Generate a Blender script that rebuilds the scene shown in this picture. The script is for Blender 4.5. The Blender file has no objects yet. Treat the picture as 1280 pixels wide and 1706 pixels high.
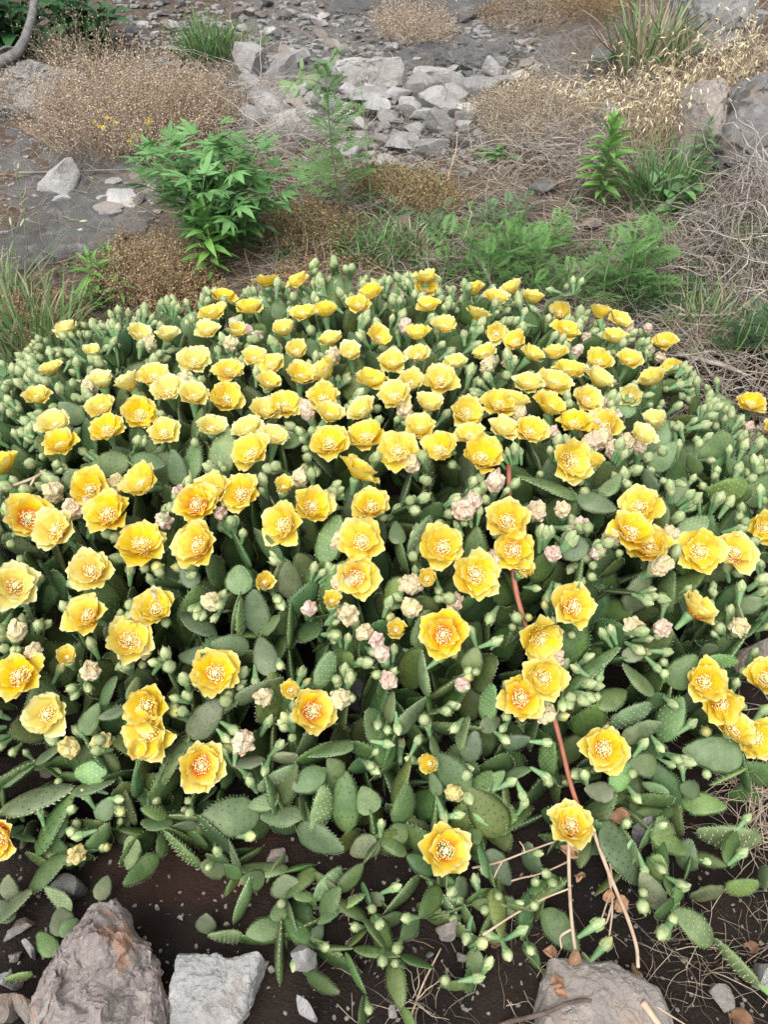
import bpy, bmesh, math, random
import numpy as np
from mathutils import Matrix, Vector, Quaternion

rnd = random.Random(7)
rs = np.random.RandomState(11)
scene = bpy.context.scene
COL = scene.collection

# ------------------------------------------------------------------ camera
CAM_H = 1.25
PITCH = math.radians(42)
FOVY = math.radians(67)
FPX = 853 / math.tan(FOVY / 2)          # focal length in pixels of the 1280 x 1706 photograph
cam_d = bpy.data.cameras.new('camera')
cam = bpy.data.objects.new('camera', cam_d)
COL.objects.link(cam)
cam.location = (0, 0, CAM_H)
cam.rotation_euler = (math.pi / 2 - PITCH, 0, 0)
cam_d.sensor_fit = 'VERTICAL'
cam_d.angle_y = FOVY
cam_d.clip_start = 0.02
cam_d.clip_end = 2000
scene.camera = cam

# ------------------------------------------------------------------ world, sun, exposure
SUN_EL, SUN_AZ = math.radians(58), math.radians(200)
world = bpy.data.worlds.new('World')
scene.world = world
world.use_nodes = True
wn = world.node_tree
wn.nodes.clear()
w_out = wn.nodes.new('ShaderNodeOutputWorld')
w_bg = wn.nodes.new('ShaderNodeBackground')
w_sky = wn.nodes.new('ShaderNodeTexSky')
w_sky.sky_type = 'NISHITA'
w_sky.sun_disc = False
w_sky.sun_elevation = SUN_EL
w_sky.sun_rotation = SUN_AZ
w_sky.dust_density = 4.0
w_sky.air_density = 1.0
w_hs = wn.nodes.new('ShaderNodeHueSaturation')
w_hs.inputs['Saturation'].default_value = 0.16       # an overcast, whitish sky
wn.links.new(w_sky.outputs[0], w_hs.inputs['Color'])
wn.links.new(w_hs.outputs[0], w_bg.inputs['Color'])
w_bg.inputs['Strength'].default_value = 0.15
wn.links.new(w_bg.outputs[0], w_out.inputs['Surface'])
sun_d = bpy.data.lights.new('sun', 'SUN')
sun_d.energy = 1.05
sun_d.angle = math.radians(60)
sun_d.color = (1.0, 0.96, 0.9)
sun = bpy.data.objects.new('sun', sun_d)
COL.objects.link(sun)
sdir = Vector((math.sin(SUN_AZ) * math.cos(SUN_EL), math.cos(SUN_AZ) * math.cos(SUN_EL), math.sin(SUN_EL)))
sun.rotation_euler = sdir.to_track_quat('Z', 'Y').to_euler()
sun.location = sdir * 10
vs = scene.view_settings
vs.view_transform = 'Standard'
vs.look = 'None'
vs.exposure = 0.82
vs.gamma = 1.0
vs.use_curve_mapping = False

# ------------------------------------------------------------------ geometry helpers
cp_, sp_ = math.cos(PITCH), math.sin(PITCH)
FW = np.array([0, cp_, -sp_]); UPV = np.array([0, sp_, cp_]); RT = np.array([1.0, 0, 0])
CAM = np.array([0, 0, CAM_H])


def ray(px, py):
    return FW + RT * ((px - 640) / FPX) + UPV * ((853 - py) / FPX)


def proj(p):
    d = np.asarray(p) - CAM
    z = d @ FW
    return 640 + FPX * (d @ RT) / z, 853 - FPX * (d @ UPV) / z, z


def hash3(ix, iy, iz, seed):
    n = (ix.astype(np.int64) * 374761393 + iy.astype(np.int64) * 668265263 + iz.astype(np.int64) * 2147483647 + seed * 1274126177) & 0x7fffffff
    n = ((n ^ (n >> 13)) * 1274126177) & 0x7fffffff
    n = (n ^ (n >> 16)) & 0xffff
    return n / 32767.5 - 1.0


def vnoise(p, seed=0):
    p = np.asarray(p, float)
    i = np.floor(p).astype(np.int64)
    f = p - i
    u = f * f * (3 - 2 * f)
    r = 0
    for a in (0, 1):
        for b in (0, 1):
            for c in (0, 1):
                w = (u[..., 0] if a else 1 - u[..., 0]) * (u[..., 1] if b else 1 - u[..., 1]) * (u[..., 2] if c else 1 - u[..., 2])
                r = r + w * hash3(i[..., 0] + a, i[..., 1] + b, i[..., 2] + c, seed)
    return r


def fbm(p, octv=4, seed=0, gain=0.5):
    p = np.asarray(p, float)
    s, a = 0, 1.0
    for k in range(octv):
        s = s + a * vnoise(p * (2.03 ** k), seed + k * 17)
        a *= gain
    return s


def ground0(x, y):
    x = np.asarray(x, float); y = np.asarray(y, float)
    yy = np.minimum(y, 14 + (y - 14) * 0.2)
    z = 0.2 * 0.4 * np.logaddexp(0, (yy - 1.25) / 0.4)
    bank = 1 / (1 + np.exp(-(x - 1.05 - 0.1 * (y - 2)) / 0.12)) / (1 + np.exp(-(y - 2.0) / 0.12))
    z = z + 0.12 * bank * np.exp(-np.maximum(np.abs(x) - 4, 0) ** 2 / 50)
    return z


def ground(x, y):
    x = np.asarray(x, float); y = np.asarray(y, float)
    q = np.stack([x, y, np.zeros_like(x)], -1)
    return ground0(x, y) + 0.018 * fbm(q * 2.2, 3, 3) + 0.006 * fbm(q * 14, 3, 9)


def mound(x, y):
    dx = x + 0.06; dy = y - 1.15 - 0.03 * x
    rx = np.where(dx < 0, 1.16, 0.98); ry = np.where(dy < 0, 0.74, 0.86)
    s = (np.abs(dx / rx) ** 2.3 + np.abs(dy / ry) ** 2.3) ** (1 / 2.3)
    h = 0.37 * np.clip(1 - np.clip(s, 0, 1) ** 3.2, 0, 1) ** 0.8
    return h * np.clip((y - 0.47) / 0.50, 0, 1) ** 0.7


def canopy(x, y):
    return ground0(x, y) + np.maximum(mound(x, y), 0.03)


TT = np.linspace(0.35, 9, 2600)


def hit(px, py, h=0.0, f=ground0):
    """point where the ray through a pixel meets the ground (or canopy) raised by h"""
    d = ray(px, py)
    p = CAM + TT[:, None] * d
    g = p[:, 2] - (f(p[:, 0], p[:, 1]) + h)
    i = int(np.argmax(g < 0))
    if g[i] >= 0:
        i = len(TT) - 1
    return p[i]


def on_canopy(px, py):
    d = ray(px, py)
    p = CAM + TT[:, None] * d
    g = p[:, 2] - canopy(p[:, 0], p[:, 1])
    near = (p[:, 1] < 1.95) & (g < 0.09)
    i = int(np.argmax(g < 0))
    if p[i, 1] > 1.85:                      # grazes the crest of the clump: nearest approach
        m = np.where(p[:, 1] < 1.86, g, 9)
        i = int(np.argmin(m))
    return p[i]


def mesh_np(name, V, quads=None, tris=None, mats=(), smooth=True, col=None, mat_idx=None):
    me = bpy.data.meshes.new(name)
    V = np.asarray(V, np.float32)
    nq = 0 if quads is None else len(quads)
    nt = 0 if tris is None else len(tris)
    loops = []
    if nq: loops.append(np.asarray(quads, np.int32).ravel())
    if nt: loops.append(np.asarray(tris, np.int32).ravel())
    loops = np.concatenate(loops)
    me.vertices.add(len(V)); me.vertices.foreach_set('co', V.ravel())
    me.loops.add(len(loops)); me.loops.foreach_set('vertex_index', loops)
    me.polygons.add(nq + nt)
    st = np.concatenate([np.arange(nq) * 4, nq * 4 + np.arange(nt) * 3]).astype(np.int32)
    me.polygons.foreach_set('loop_start', st)
    me.polygons.foreach_set('use_smooth', np.full(nq + nt, smooth, bool))
    for m in mats: me.materials.append(m)
    if mat_idx is not None: me.polygons.foreach_set('material_index', np.asarray(mat_idx, np.int32))
    me.update(calc_edges=True)
    if col is not None:
        a = me.color_attributes.new('Col', 'FLOAT_COLOR', 'POINT')
        c = np.ones((len(V), 4), np.float32); c[:, :3] = col
        a.data.foreach_set('color', c.ravel())
    me.validate()
    return me


class MB:
    """collects pieces (verts, quads, tris, material index, colour) into one mesh"""
    def __init__(self):
        self.V = []; self.Q = []; self.T = []; self.qm = []; self.tm = []; self.C = []; self.n = 0

    def add(self, V, Q=None, T=None, m=0, c=(1, 1, 1)):
        V = np.asarray(V, float)
        self.V.append(V)
        if Q is not None and len(Q):
            self.Q.append(np.asarray(Q) + self.n); self.qm.append(np.full(len(Q), m))
        if T is not None and len(T):
            self.T.append(np.asarray(T) + self.n); self.tm.append(np.full(len(T), m))
        c = np.asarray(c, float)
        self.C.append(np.broadcast_to(c, V.shape) if c.ndim == 1 else c)
        self.n += len(V)

    def mesh(self, name, mats, smooth=True):
        V = np.concatenate(self.V)
        Q = np.concatenate(self.Q) if self.Q else None
        T = np.concatenate(self.T) if self.T else None
        mi = np.concatenate(self.qm + self.tm)
        return mesh_np(name, V, Q, T, mats, smooth, np.concatenate(self.C), mi)


def nrm(v):
    v = np.asarray(v, float)
    return v / (np.linalg.norm(v, axis=-1, keepdims=True) + 1e-12)


def frame(z, x=None):
    """3x3 whose columns are x, y, z axes with the given z"""
    z = nrm(z)
    if x is None: x = np.array([rs.randn(), rs.randn(), rs.randn()])
    y = nrm(np.cross(z, x)); x = np.cross(y, z)
    return np.stack([x, y, z], 1)


def mat4(B, loc, scale=(1, 1, 1)):
    M = np.eye(4)
    M[:3, :3] = np.asarray(B) * np.asarray(scale)[None, :]
    M[:3, 3] = loc
    return Matrix(M.tolist())


def ob(name, data, M=None, parent=None, label=None, cat=None, group=None, kind=None, color=None):
    o = bpy.data.objects.new(name, data)
    COL.objects.link(o)
    if parent is not None: o.parent = parent
    if M is not None: o.matrix_basis = M
    if label: o['label'] = label
    if cat: o['category'] = cat
    if group: o['group'] = group
    if kind: o['kind'] = kind
    if color: o.color = (*color[:3], 1)
    return o


def T3(p):
    return Matrix.Translation(Vector(tuple(float(v) for v in p)))


def strands(roots, dirs, lens, rad, K=5, droop=0.0, wig=0.0, sides=3, taper=0.3, flat=False):
    """N curved strands as three-sided tubes, or flat blades when flat is set"""
    N = len(roots)
    d = nrm(np.array(dirs, float)); p = np.array(roots, float)
    lens = np.broadcast_to(np.asarray(lens, float), (N,)); rad = np.broadcast_to(np.asarray(rad, float), (N,))
    pts = [p.copy()]; ds = [d.copy()]
    for k in range(K):
        p = p + d * (lens / K)[:, None]
        d = d + np.array([0, 0, -1.0]) * (np.broadcast_to(np.asarray(droop, float), (N,))[:, None] / K) + rs.randn(N, 3) * wig / math.sqrt(K)
        d = nrm(d)
        pts.append(p.copy()); ds.append(d.copy())
    P = np.stack(pts, 1); D = np.stack(ds, 1)
    t = np.linspace(0, 1, K + 1)
    r = rad[:, None] * (1 - (1 - taper) * t ** 1.5)[None, :]
    ref = nrm(rs.randn(N, 3))[:, None, :]
    a = nrm(np.cross(D, ref)); b = np.cross(D, a)
    if flat:
        r = rad[:, None] * np.clip(np.sin(math.pi * (0.12 + 0.88 * t)) ** 0.7, 0.03, 1)[None, :]
        hz = nrm(np.cross(D, np.array([0, 0, 1.0])) + 0.35 * rs.randn(N, 1, 3))
        V = np.stack([P - hz * r[..., None], P + hz * r[..., None]], 2)
        S = 2
        base = (np.arange(N) * (K + 1) * 2)[:, None] + (np.arange(K) * 2)[None, :]
        Q = np.stack([base, base + 1, base + 3, base + 2], -1).reshape(-1, 4)
    else:
        S = sides
        ang = np.arange(S) / S * 2 * math.pi
        V = P[:, :, None, :] + r[..., None, None] * (np.cos(ang)[None, None, :, None] * a[:, :, None, :] + np.sin(ang)[None, None, :, None] * b[:, :, None, :])
        base = (np.arange(N) * (K + 1) * S)[:, None, None] + (np.arange(K) * S)[None, :, None]
        j = np.arange(S)[None, None, :]; j2 = (j + 1) % S
        Q = np.stack([base + j, base + j2, base + S + j2, base + S + j], -1).reshape(-1, 4)
    V = V.reshape(-1, 3)
    per = (K + 1) * S
    return V, Q, per, P, D


def tube(path, radii, sides=7, sub=4):
    """a smooth tube along a polyline (Catmull-Rom)"""
    p = np.asarray(path, float); r = np.broadcast_to(np.asarray(radii, float), (len(p),))
    pp = np.vstack([2 * p[0] - p[1], p, 2 * p[-1] - p[-2]])
    out = []; ro = []
    for i in range(len(p) - 1):
        a, b, c, d = pp[i:i + 4]
        for k in range(sub):
            t = k / sub
            out.append(0.5 * (2 * b + (c - a) * t + (2 * a - 5 * b + 4 * c - d) * t * t + (3 * b - a - 3 * c + d) * t ** 3))
            ro.append(r[i] * (1 - t) + r[i + 1] * t)
    out.append(p[-1]); ro.append(r[-1])
    P = np.array(out); R = np.array(ro)
    D = nrm(np.gradient(P, axis=0))
    ref = np.array([0.31, 0.17, 0.93])
    a = nrm(np.cross(D, ref)); b = np.cross(D, a)
    ang = np.arange(sides) / sides * 2 * math.pi
    V = P[:, None] + R[:, None, None] * (np.cos(ang)[None, :, None] * a[:, None] + np.sin(ang)[None, :, None] * b[:, None])
    n = len(P)
    base = (np.arange(n - 1) * sides)[:, None]; j = np.arange(sides)[None]; j2 = (j + 1) % sides
    Q = np.stack([base + j, base + j2, base + sides + j2, base + sides + j], -1).reshape(-1, 4)
    V = V.reshape(-1, 3)
    c0, c1 = len(V), len(V) + 1
    V = np.vstack([V, P[0], P[-1]])
    T = [(c0, (k + 1) % sides, k) for k in range(sides)] + [(c1, (n - 1) * sides + k, (n - 1) * sides + (k + 1) % sides) for k in range(sides)]
    return V, Q, np.array(T)


# ------------------------------------------------------------------ materials
def new_mat(name):
    m = bpy.data.materials.new(name)
    m.use_nodes = True
    nt = m.node_tree
    b = nt.nodes['Principled BSDF']
    return m, nt, b


def nd(nt, t, **kw):
    n = nt.nodes.new(t)
    for k, v in kw.items():
        if k in n.inputs: n.inputs[k].default_value = v
        else: setattr(n, k, v)
    return n


def mix(nt, fac, a, b, mode='MIX'):
    n = nt.nodes.new('ShaderNodeMix'); n.data_type = 'RGBA'; n.blend_type = mode
    for i, v in ((0, fac), (6, a), (7, b)):
        if hasattr(v, 'links'): nt.links.new(v, n.inputs[i])
        elif i == 0: n.inputs[0].default_value = v
        else: n.inputs[i].default_value = (*v, 1)
    return n.outputs[2]


def math_n(nt, op, a, b=None):
    n = nt.nodes.new('ShaderNodeMath'); n.operation = op
    for i, v in ((0, a), (1, b)):
        if v is None: continue
        if hasattr(v, 'links'): nt.links.new(v, n.inputs[i])
        else: n.inputs[i].default_value = v
    return n.outputs[0]


def maprange(nt, v, a, b, c=0.0, d=1.0, smooth=True):
    n = nt.nodes.new('ShaderNodeMapRange')
    n.interpolation_type = 'SMOOTHSTEP' if smooth else 'LINEAR'
    nt.links.new(v, n.inputs[0])
    for i, x in zip((1, 2, 3, 4), (a, b, c, d)): n.inputs[i].default_value = x
    return n.outputs[0]


def noise(nt, scale, detail=4, coord='Object', rough=0.55, vec=None):
    n = nt.nodes.new('ShaderNodeTexNoise')
    n.inputs['Scale'].default_value = scale; n.inputs['Detail'].default_value = detail; n.inputs['Roughness'].default_value = rough
    if vec is None:
        tc = nt.nodes.new('ShaderNodeTexCoord'); vec = tc.outputs[coord]
    nt.links.new(vec, n.inputs['Vector'])
    return n.outputs['Fac']


def world_pos(nt):
    return nt.nodes.new('ShaderNodeNewGeometry').outputs['Position']


def bump(nt, b, h, strength=0.3, dist=0.01):
    n = nt.nodes.new('ShaderNodeBump'); n.inputs['Strength'].default_value = strength; n.inputs['Distance'].default_value = dist
    nt.links.new(h, n.inputs['Height']); nt.links.new(n.outputs[0], b.inputs['Normal'])


def simple_mat(name, c1, c2, scale=20, rough=0.7, bmp=0.2, dist=0.002, rand=0.25, attr=False, transl=0.0):
    """two-tone noise, a per-object brightness shift, optional strand colour and leaf translucency"""
    m, nt, b = new_mat(name)
    f = maprange(nt, noise(nt, scale, 4, vec=world_pos(nt)), 0.3, 0.7)
    c = mix(nt, f, c1, c2)
    if attr:
        a = nd(nt, 'ShaderNodeAttribute'); a.attribute_name = 'Col'
        c = mix(nt, 1.0, c, a.outputs['Color'], 'MULTIPLY')
    oi = nd(nt, 'ShaderNodeObjectInfo')
    v = maprange(nt, oi.outputs['Random'], 0, 1, 1 - rand, 1 + rand, False)
    hs = nd(nt, 'ShaderNodeHueSaturation'); nt.links.new(c, hs.inputs['Color']); nt.links.new(v, hs.inputs['Value'])
    c = hs.outputs[0]
    nt.links.new(c, b.inputs['Base Color'])
    b.inputs['Roughness'].default_value = rough
    b.inputs['Specular IOR Level'].default_value = 0.3
    if bmp: bump(nt, b, noise(nt, scale * 4, 4, vec=world_pos(nt)), bmp, dist)
    if transl:
        tr = nd(nt, 'ShaderNodeBsdfTranslucent'); nt.links.new(c, tr.inputs['Color'])
        ms = nd(nt, 'ShaderNodeMixShader'); ms.inputs[0].default_value = transl
        nt.links.new(b.outputs[0], ms.inputs[1]); nt.links.new(tr.outputs[0], ms.inputs[2])
        nt.links.new(ms.outputs[0], nt.nodes['Material Output'].inputs['Surface'])
    return m


M = {}


def pad_mat(name, c1, c2, cold, rough=0.5):
    m, nt, b = new_mat(name)
    wp = world_pos(nt)
    f = maprange(nt, noise(nt, 28, 4, vec=wp), 0.35, 0.68)
    c = mix(nt, f, c1, c2)
    f2 = maprange(nt, noise(nt, 90, 5, vec=wp, rough=0.65), 0.55, 0.72)
    c = mix(nt, math_n(nt, 'MULTIPLY', f2, 0.4), c, cold)
    at = nd(nt, 'ShaderNodeAttribute'); at.attribute_name = 'Col'
    c = mix(nt, 1.0, c, at.outputs['Color'], 'MULTIPLY')
    oi = nd(nt, 'ShaderNodeObjectInfo')
    sep = nd(nt, 'ShaderNodeSeparateColor'); nt.links.new(oi.outputs['Color'], sep.inputs[0])
    hs = nd(nt, 'ShaderNodeHueSaturation'); nt.links.new(c, hs.inputs['Color'])
    nt.links.new(maprange(nt, oi.outputs['Random'], 0, 1, 0.76, 1.25, False), hs.inputs['Value'])
    nt.links.new(maprange(nt, sep.outputs[0], 0, 1, 0.45, 0.496, False), hs.inputs['Hue'])
    nt.links.new(maprange(nt, sep.outputs[1], 0, 1, 0.74, 1.1, False), hs.inputs['Saturation'])
    nt.links.new(hs.outputs[0], b.inputs['Base Color'])
    b.inputs['Roughness'].default_value = rough
    b.inputs['Specular IOR Level'].default_value = 0.35
    h = math_n(nt, 'ADD', noise(nt, 160, 5, vec=wp), math_n(nt, 'MULTIPLY', noise(nt, 34, 3, vec=wp), 1.6))
    bump(nt, b, h, 0.35, 0.003)
    return m


M['pad'] = pad_mat('cactus_pad_skin', (0.068, 0.125, 0.048), (0.115, 0.185, 0.074), (0.17, 0.21, 0.11))
M['pad_young'] = pad_mat('cactus_young_skin', (0.090, 0.185, 0.060), (0.150, 0.270, 0.095), (0.18, 0.28, 0.13))
M['pad_old'] = pad_mat('cactus_old_skin', (0.085, 0.125, 0.060), (0.16, 0.19, 0.10), (0.22, 0.20, 0.12), 0.7)
M['areole_dark'] = simple_mat('areole_dark', (0.03, 0.05, 0.03), (0.06, 0.08, 0.045), 60, 0.9, 0)
M['areole_pale'] = simple_mat('areole_pale', (0.30, 0.36, 0.22), (0.42, 0.46, 0.30), 60, 0.7, 0)
M['spike'] = simple_mat('spike_green', (0.17, 0.30, 0.13), (0.26, 0.38, 0.17), 60, 0.6, 0)
M['ovary'] = simple_mat('ovary_green', (0.12, 0.24, 0.10), (0.20, 0.33, 0.15), 60, 0.5, 0.2, 0.002, 0.2)
M['stamen'] = simple_mat('stamen_cream', (0.86, 0.62, 0.10), (0.90, 0.72, 0.20), 90, 0.6, 0, rand=0.06)
M['anther'] = simple_mat('anther_cream', (0.93, 0.82, 0.40), (0.95, 0.90, 0.58), 90, 0.7, 0, rand=0.05)


def bud_mat():
    m, nt, b = new_mat('bud_scales')
    tc = nd(nt, 'ShaderNodeTexCoord')
    sep = nd(nt, 'ShaderNodeSeparateXYZ'); nt.links.new(tc.outputs['Object'], sep.inputs[0])
    oi = nd(nt, 'ShaderNodeObjectInfo')
    sc = nd(nt, 'ShaderNodeSeparateColor'); nt.links.new(oi.outputs['Color'], sc.inputs[0])
    tip = maprange(nt, sep.outputs['Z'], 0.55, 1.0)
    c = mix(nt, tip, (0.20, 0.32, 0.13), (0.37, 0.44, 0.21))
    n = maprange(nt, noise(nt, 9, 3), 0.45, 0.7)
    c = mix(nt, math_n(nt, 'MULTIPLY', n, 0.5), c, (0.56, 0.53, 0.32))
    c = mix(nt, math_n(nt, 'MULTIPLY', tip, sc.outputs[0]), c, (0.78, 0.66, 0.16))
    hs = nd(nt, 'ShaderNodeHueSaturation'); nt.links.new(c, hs.inputs['Color'])
    nt.links.new(maprange(nt, oi.outputs['Random'], 0, 1, 0.8, 1.2, False), hs.inputs['Value'])
    nt.links.new(hs.outputs[0], b.inputs['Base Color']); b.inputs['Roughness'].default_value = 0.55
    return m


M['bud'] = bud_mat()


def petal_mat():
    m, nt, b = new_mat('petal_yellow')
    tc = nd(nt, 'ShaderNodeTexCoord')
    sep = nd(nt, 'ShaderNodeSeparateXYZ'); nt.links.new(tc.outputs['Object'], sep.inputs[0])
    oi = nd(nt, 'ShaderNodeObjectInfo')
    sc = nd(nt, 'ShaderNodeSeparateColor'); nt.links.new(oi.outputs['Color'], sc.inputs[0])
    y = sep.outputs['Y']; ax = math_n(nt, 'ABSOLUTE', sep.outputs['X'])
    yel = mix(nt, maprange(nt, noise(nt, 5, 3), 0.35, 0.7), (0.86, 0.62, 0.009), (0.89, 0.72, 0.025))
    yel = mix(nt, math_n(nt, 'MULTIPLY', sc.outputs[1], 0.9), yel, (0.88, 0.83, 0.32))
    org = mix(nt, sc.outputs[0], (0.85, 0.54, 0.006), (0.78, 0.19, 0.008))
    wob = math_n(nt, 'MULTIPLY', math_n(nt, 'SUBTRACT', noise(nt, 7, 2), 0.5), 0.35)
    yy = math_n(nt, 'ADD', math_n(nt, 'SUBTRACT', y, math_n(nt, 'MULTIPLY', sc.outputs[0], 0.16)), wob)
    c = mix(nt, maprange(nt, yy, 0.05, 0.58), org, yel)
    edge = math_n(nt, 'ADD', math_n(nt, 'ADD', y, math_n(nt, 'MULTIPLY', ax, 0.35)), math_n(nt, 'MULTIPLY', wob, 0.7))
    e = maprange(nt, edge, 0.76, 1.1)
    e = math_n(nt, 'MULTIPLY', e, maprange(nt, sc.outputs[1], 0, 1, 0.4, 1.0, False))
    c = mix(nt, e, c, (0.91, 0.89, 0.62))
    # fine veins along the petal
    wv = nd(nt, 'ShaderNodeTexWave'); wv.inputs['Scale'].default_value = 9; wv.inputs['Distortion'].default_value = 2.5
    nt.links.new(tc.outputs['Object'], wv.inputs['Vector'])
    bump(nt, b, wv.outputs['Fac'], 0.25, 0.03)
    nt.links.new(c, b.inputs['Base Color']); b.inputs['Roughness'].default_value = 0.5
    b.inputs['Specular IOR Level'].default_value = 0.25
    tr = nd(nt, 'ShaderNodeBsdfTranslucent'); nt.links.new(c, tr.inputs['Color'])
    ms = nd(nt, 'ShaderNodeMixShader'); ms.inputs[0].default_value = 0.32
    nt.links.new(b.outputs[0], ms.inputs[1]); nt.links.new(tr.outputs[0], ms.inputs[2])
    nt.links.new(ms.outputs[0], nt.nodes['Material Output'].inputs['Surface'])
    return m


M['petal'] = petal_mat()


def wilt_mat():
    m, nt, b = new_mat('wilted_petals')
    oi = nd(nt, 'ShaderNodeObjectInfo')
    sc = nd(nt, 'ShaderNodeSeparateColor'); nt.links.new(oi.outputs['Color'], sc.inputs[0])
    n = maprange(nt, noise(nt, 3.2, 4), 0.35, 0.7)
    cream = mix(nt, n, (0.76, 0.63, 0.31), (0.86, 0.78, 0.53))
    pink = mix(nt, n, (0.75, 0.50, 0.42), (0.85, 0.70, 0.60))
    c = mix(nt, sc.outputs[0], cream, pink)
    c = mix(nt, math_n(nt, 'MULTIPLY', sc.outputs[1], 0.8), c, (0.72, 0.56, 0.06))
    nt.links.new(c, b.inputs['Base Color']); b.inputs['Roughness'].default_value = 0.7
    bump(nt, b, noise(nt, 14, 3), 0.5, 0.06)
    return m


M['wilt'] = wilt_mat()


def rock_mat(name, c1, c2, c3, stain, stain_amt=0.5, sc=6.0):
    m, nt, b = new_mat(name)
    wp = world_pos(nt)
    c = mix(nt, maprange(nt, noise(nt, sc, 6, vec=wp), 0.32, 0.66), c1, c2)
    c = mix(nt, maprange(nt, noise(nt, sc * 5, 5, vec=wp, rough=0.7), 0.5, 0.75), c, c3)
    c = mix(nt, math_n(nt, 'MULTIPLY', maprange(nt, noise(nt, sc * 1.7, 5, vec=wp), 0.55, 0.68), stain_amt), c, stain)
    oi = nd(nt, 'ShaderNodeObjectInfo')
    hs = nd(nt, 'ShaderNodeHueSaturation'); nt.links.new(c, hs.inputs['Color'])
    nt.links.new(maprange(nt, oi.outputs['Random'], 0, 1, 0.68, 1.25, False), hs.inputs['Value'])
    nt.links.new(hs.outputs[0], b.inputs['Base Color']); b.inputs['Roughness'].default_value = 0.9
    b.inputs['Specular IOR Level'].default_value = 0.2
    vo = nd(nt, 'ShaderNodeTexVoronoi'); vo.feature = 'DISTANCE_TO_EDGE'; vo.inputs['Scale'].default_value = sc * 4
    nz = nd(nt, 'ShaderNodeTexNoise'); nz.inputs['Scale'].default_value = sc * 3
    nt.links.new(wp, nz.inputs['Vector'])
    vm = nd(nt, 'ShaderNodeVectorMath'); vm.operation = 'MULTIPLY_ADD'
    nt.links.new(nz.outputs['Color'], vm.inputs[0]); vm.inputs[1].default_value = (0.12, 0.12, 0.12); nt.links.new(wp, vm.inputs[2])
    nt.links.new(vm.outputs[0], vo.inputs['Vector'])
    crack = maprange(nt, vo.outputs['Distance'], 0.0, 0.03)
    h = math_n(nt, 'ADD', math_n(nt, 'MULTIPLY', crack, 0.1), math_n(nt, 'ADD', noise(nt, sc * 4, 8, vec=wp, rough=0.65), math_n(nt, 'MULTIPLY', noise(nt, sc * 22, 4, vec=wp), 0.3)))
    bump(nt, b, h, 0.7, 0.02)
    return m


M['rock'] = rock_mat('limestone_grey', (0.29, 0.285, 0.28), (0.40, 0.39, 0.38), (0.50, 0.485, 0.465), (0.30, 0.23, 0.18), 0.3, 8)
M['rock_dark'] = rock_mat('limestone_dark', (0.095, 0.092, 0.09), (0.165, 0.16, 0.155), (0.24, 0.23, 0.22), (0.20, 0.14, 0.10), 0.4, 5)
M['rock_hero'] = rock_mat('limestone_weathered', (0.25, 0.215, 0.20), (0.36, 0.315, 0.295), (0.45, 0.405, 0.375), (0.38, 0.21, 0.13), 0.9, 11)
M['rock_tan'] = rock_mat('sandstone_tan', (0.21, 0.19, 0.175), (0.28, 0.245, 0.215), (0.34, 0.31, 0.28), (0.33, 0.22, 0.15), 0.6, 6)
M['rock_pale'] = rock_mat('stone_pale', (0.36, 0.35, 0.34), (0.46, 0.445, 0.43), (0.55, 0.52, 0.49), (0.42, 0.34, 0.27), 0.3, 14)
M['slab'] = rock_mat('bedrock_slab', (0.075, 0.073, 0.072), (0.115, 0.112, 0.108), (0.20, 0.19, 0.18), (0.17, 0.125, 0.09), 0.3, 4)

M['straw'] = simple_mat('dry_straw', (0.85, 0.85, 0.85), (1, 1, 1), 30, 0.8, 0, rand=0.05, attr=True)
M['blade'] = simple_mat('grass_blade', (0.8, 0.85, 0.8), (1, 1, 1), 15, 0.6, 0, rand=0.08, attr=True, transl=0.2)
M['leaf'] = simple_mat('leaf_green', (0.10, 0.235, 0.075), (0.165, 0.33, 0.115), 25, 0.5, 0.2, 0.003, 0.25, transl=0.22)
M['leaf_bright'] = simple_mat('leaf_bright', (0.12, 0.29, 0.065), (0.20, 0.38, 0.09), 25, 0.5, 0.2, 0.003, 0.25, transl=0.22)
M['leaf_fern'] = simple_mat('leaf_fern', (0.10, 0.23, 0.065), (0.17, 0.32, 0.10), 25, 0.6, 0, rand=0.25, transl=0.2)
M['leaf_dark'] = simple_mat('leaf_dark', (0.03, 0.10, 0.035), (0.055, 0.155, 0.05), 18, 0.5, 0.2, 0.003, 0.3, transl=0.2)
M['leaf_grey'] = simple_mat('leaf_greygreen', (0.10, 0.19, 0.09), (0.15, 0.25, 0.12), 20, 0.6, 0, rand=0.2, transl=0.2)
M['stem'] = simple_mat('stem_green', (0.11, 0.20, 0.07), (0.17, 0.25, 0.10), 30, 0.6, 0)
M['stem_red'] = simple_mat('stem_reddish', (0.33, 0.12, 0.075), (0.42, 0.17, 0.11), 40, 0.5, 0.2)
M['stem_tan'] = simple_mat('stem_tan', (0.40, 0.28, 0.19), (0.56, 0.43, 0.32), 40, 0.6, 0.2)
M['stick'] = simple_mat('grey_wood', (0.24, 0.21, 0.185), (0.38, 0.34, 0.30), 40, 0.85, 0.5, 0.004)
M['bark'] = simple_mat('brown_bark', (0.085, 0.06, 0.05), (0.15, 0.11, 0.09), 40, 0.9, 0.7, 0.006)
M['trunk'] = simple_mat('grey_bark', (0.14, 0.135, 0.13), (0.24, 0.23, 0.225), 45, 0.9, 0.6, 0.006)
M['dead_leaf'] = simple_mat('dead_leaf', (0.18, 0.09, 0.05), (0.34, 0.20, 0.12), 40, 0.8, 0.4, 0.004, 0.35)
M['daisy'] = simple_mat('wildflower_yellow', (0.85, 0.62, 0.02), (0.9, 0.7, 0.05), 30, 0.6, 0)


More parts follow.
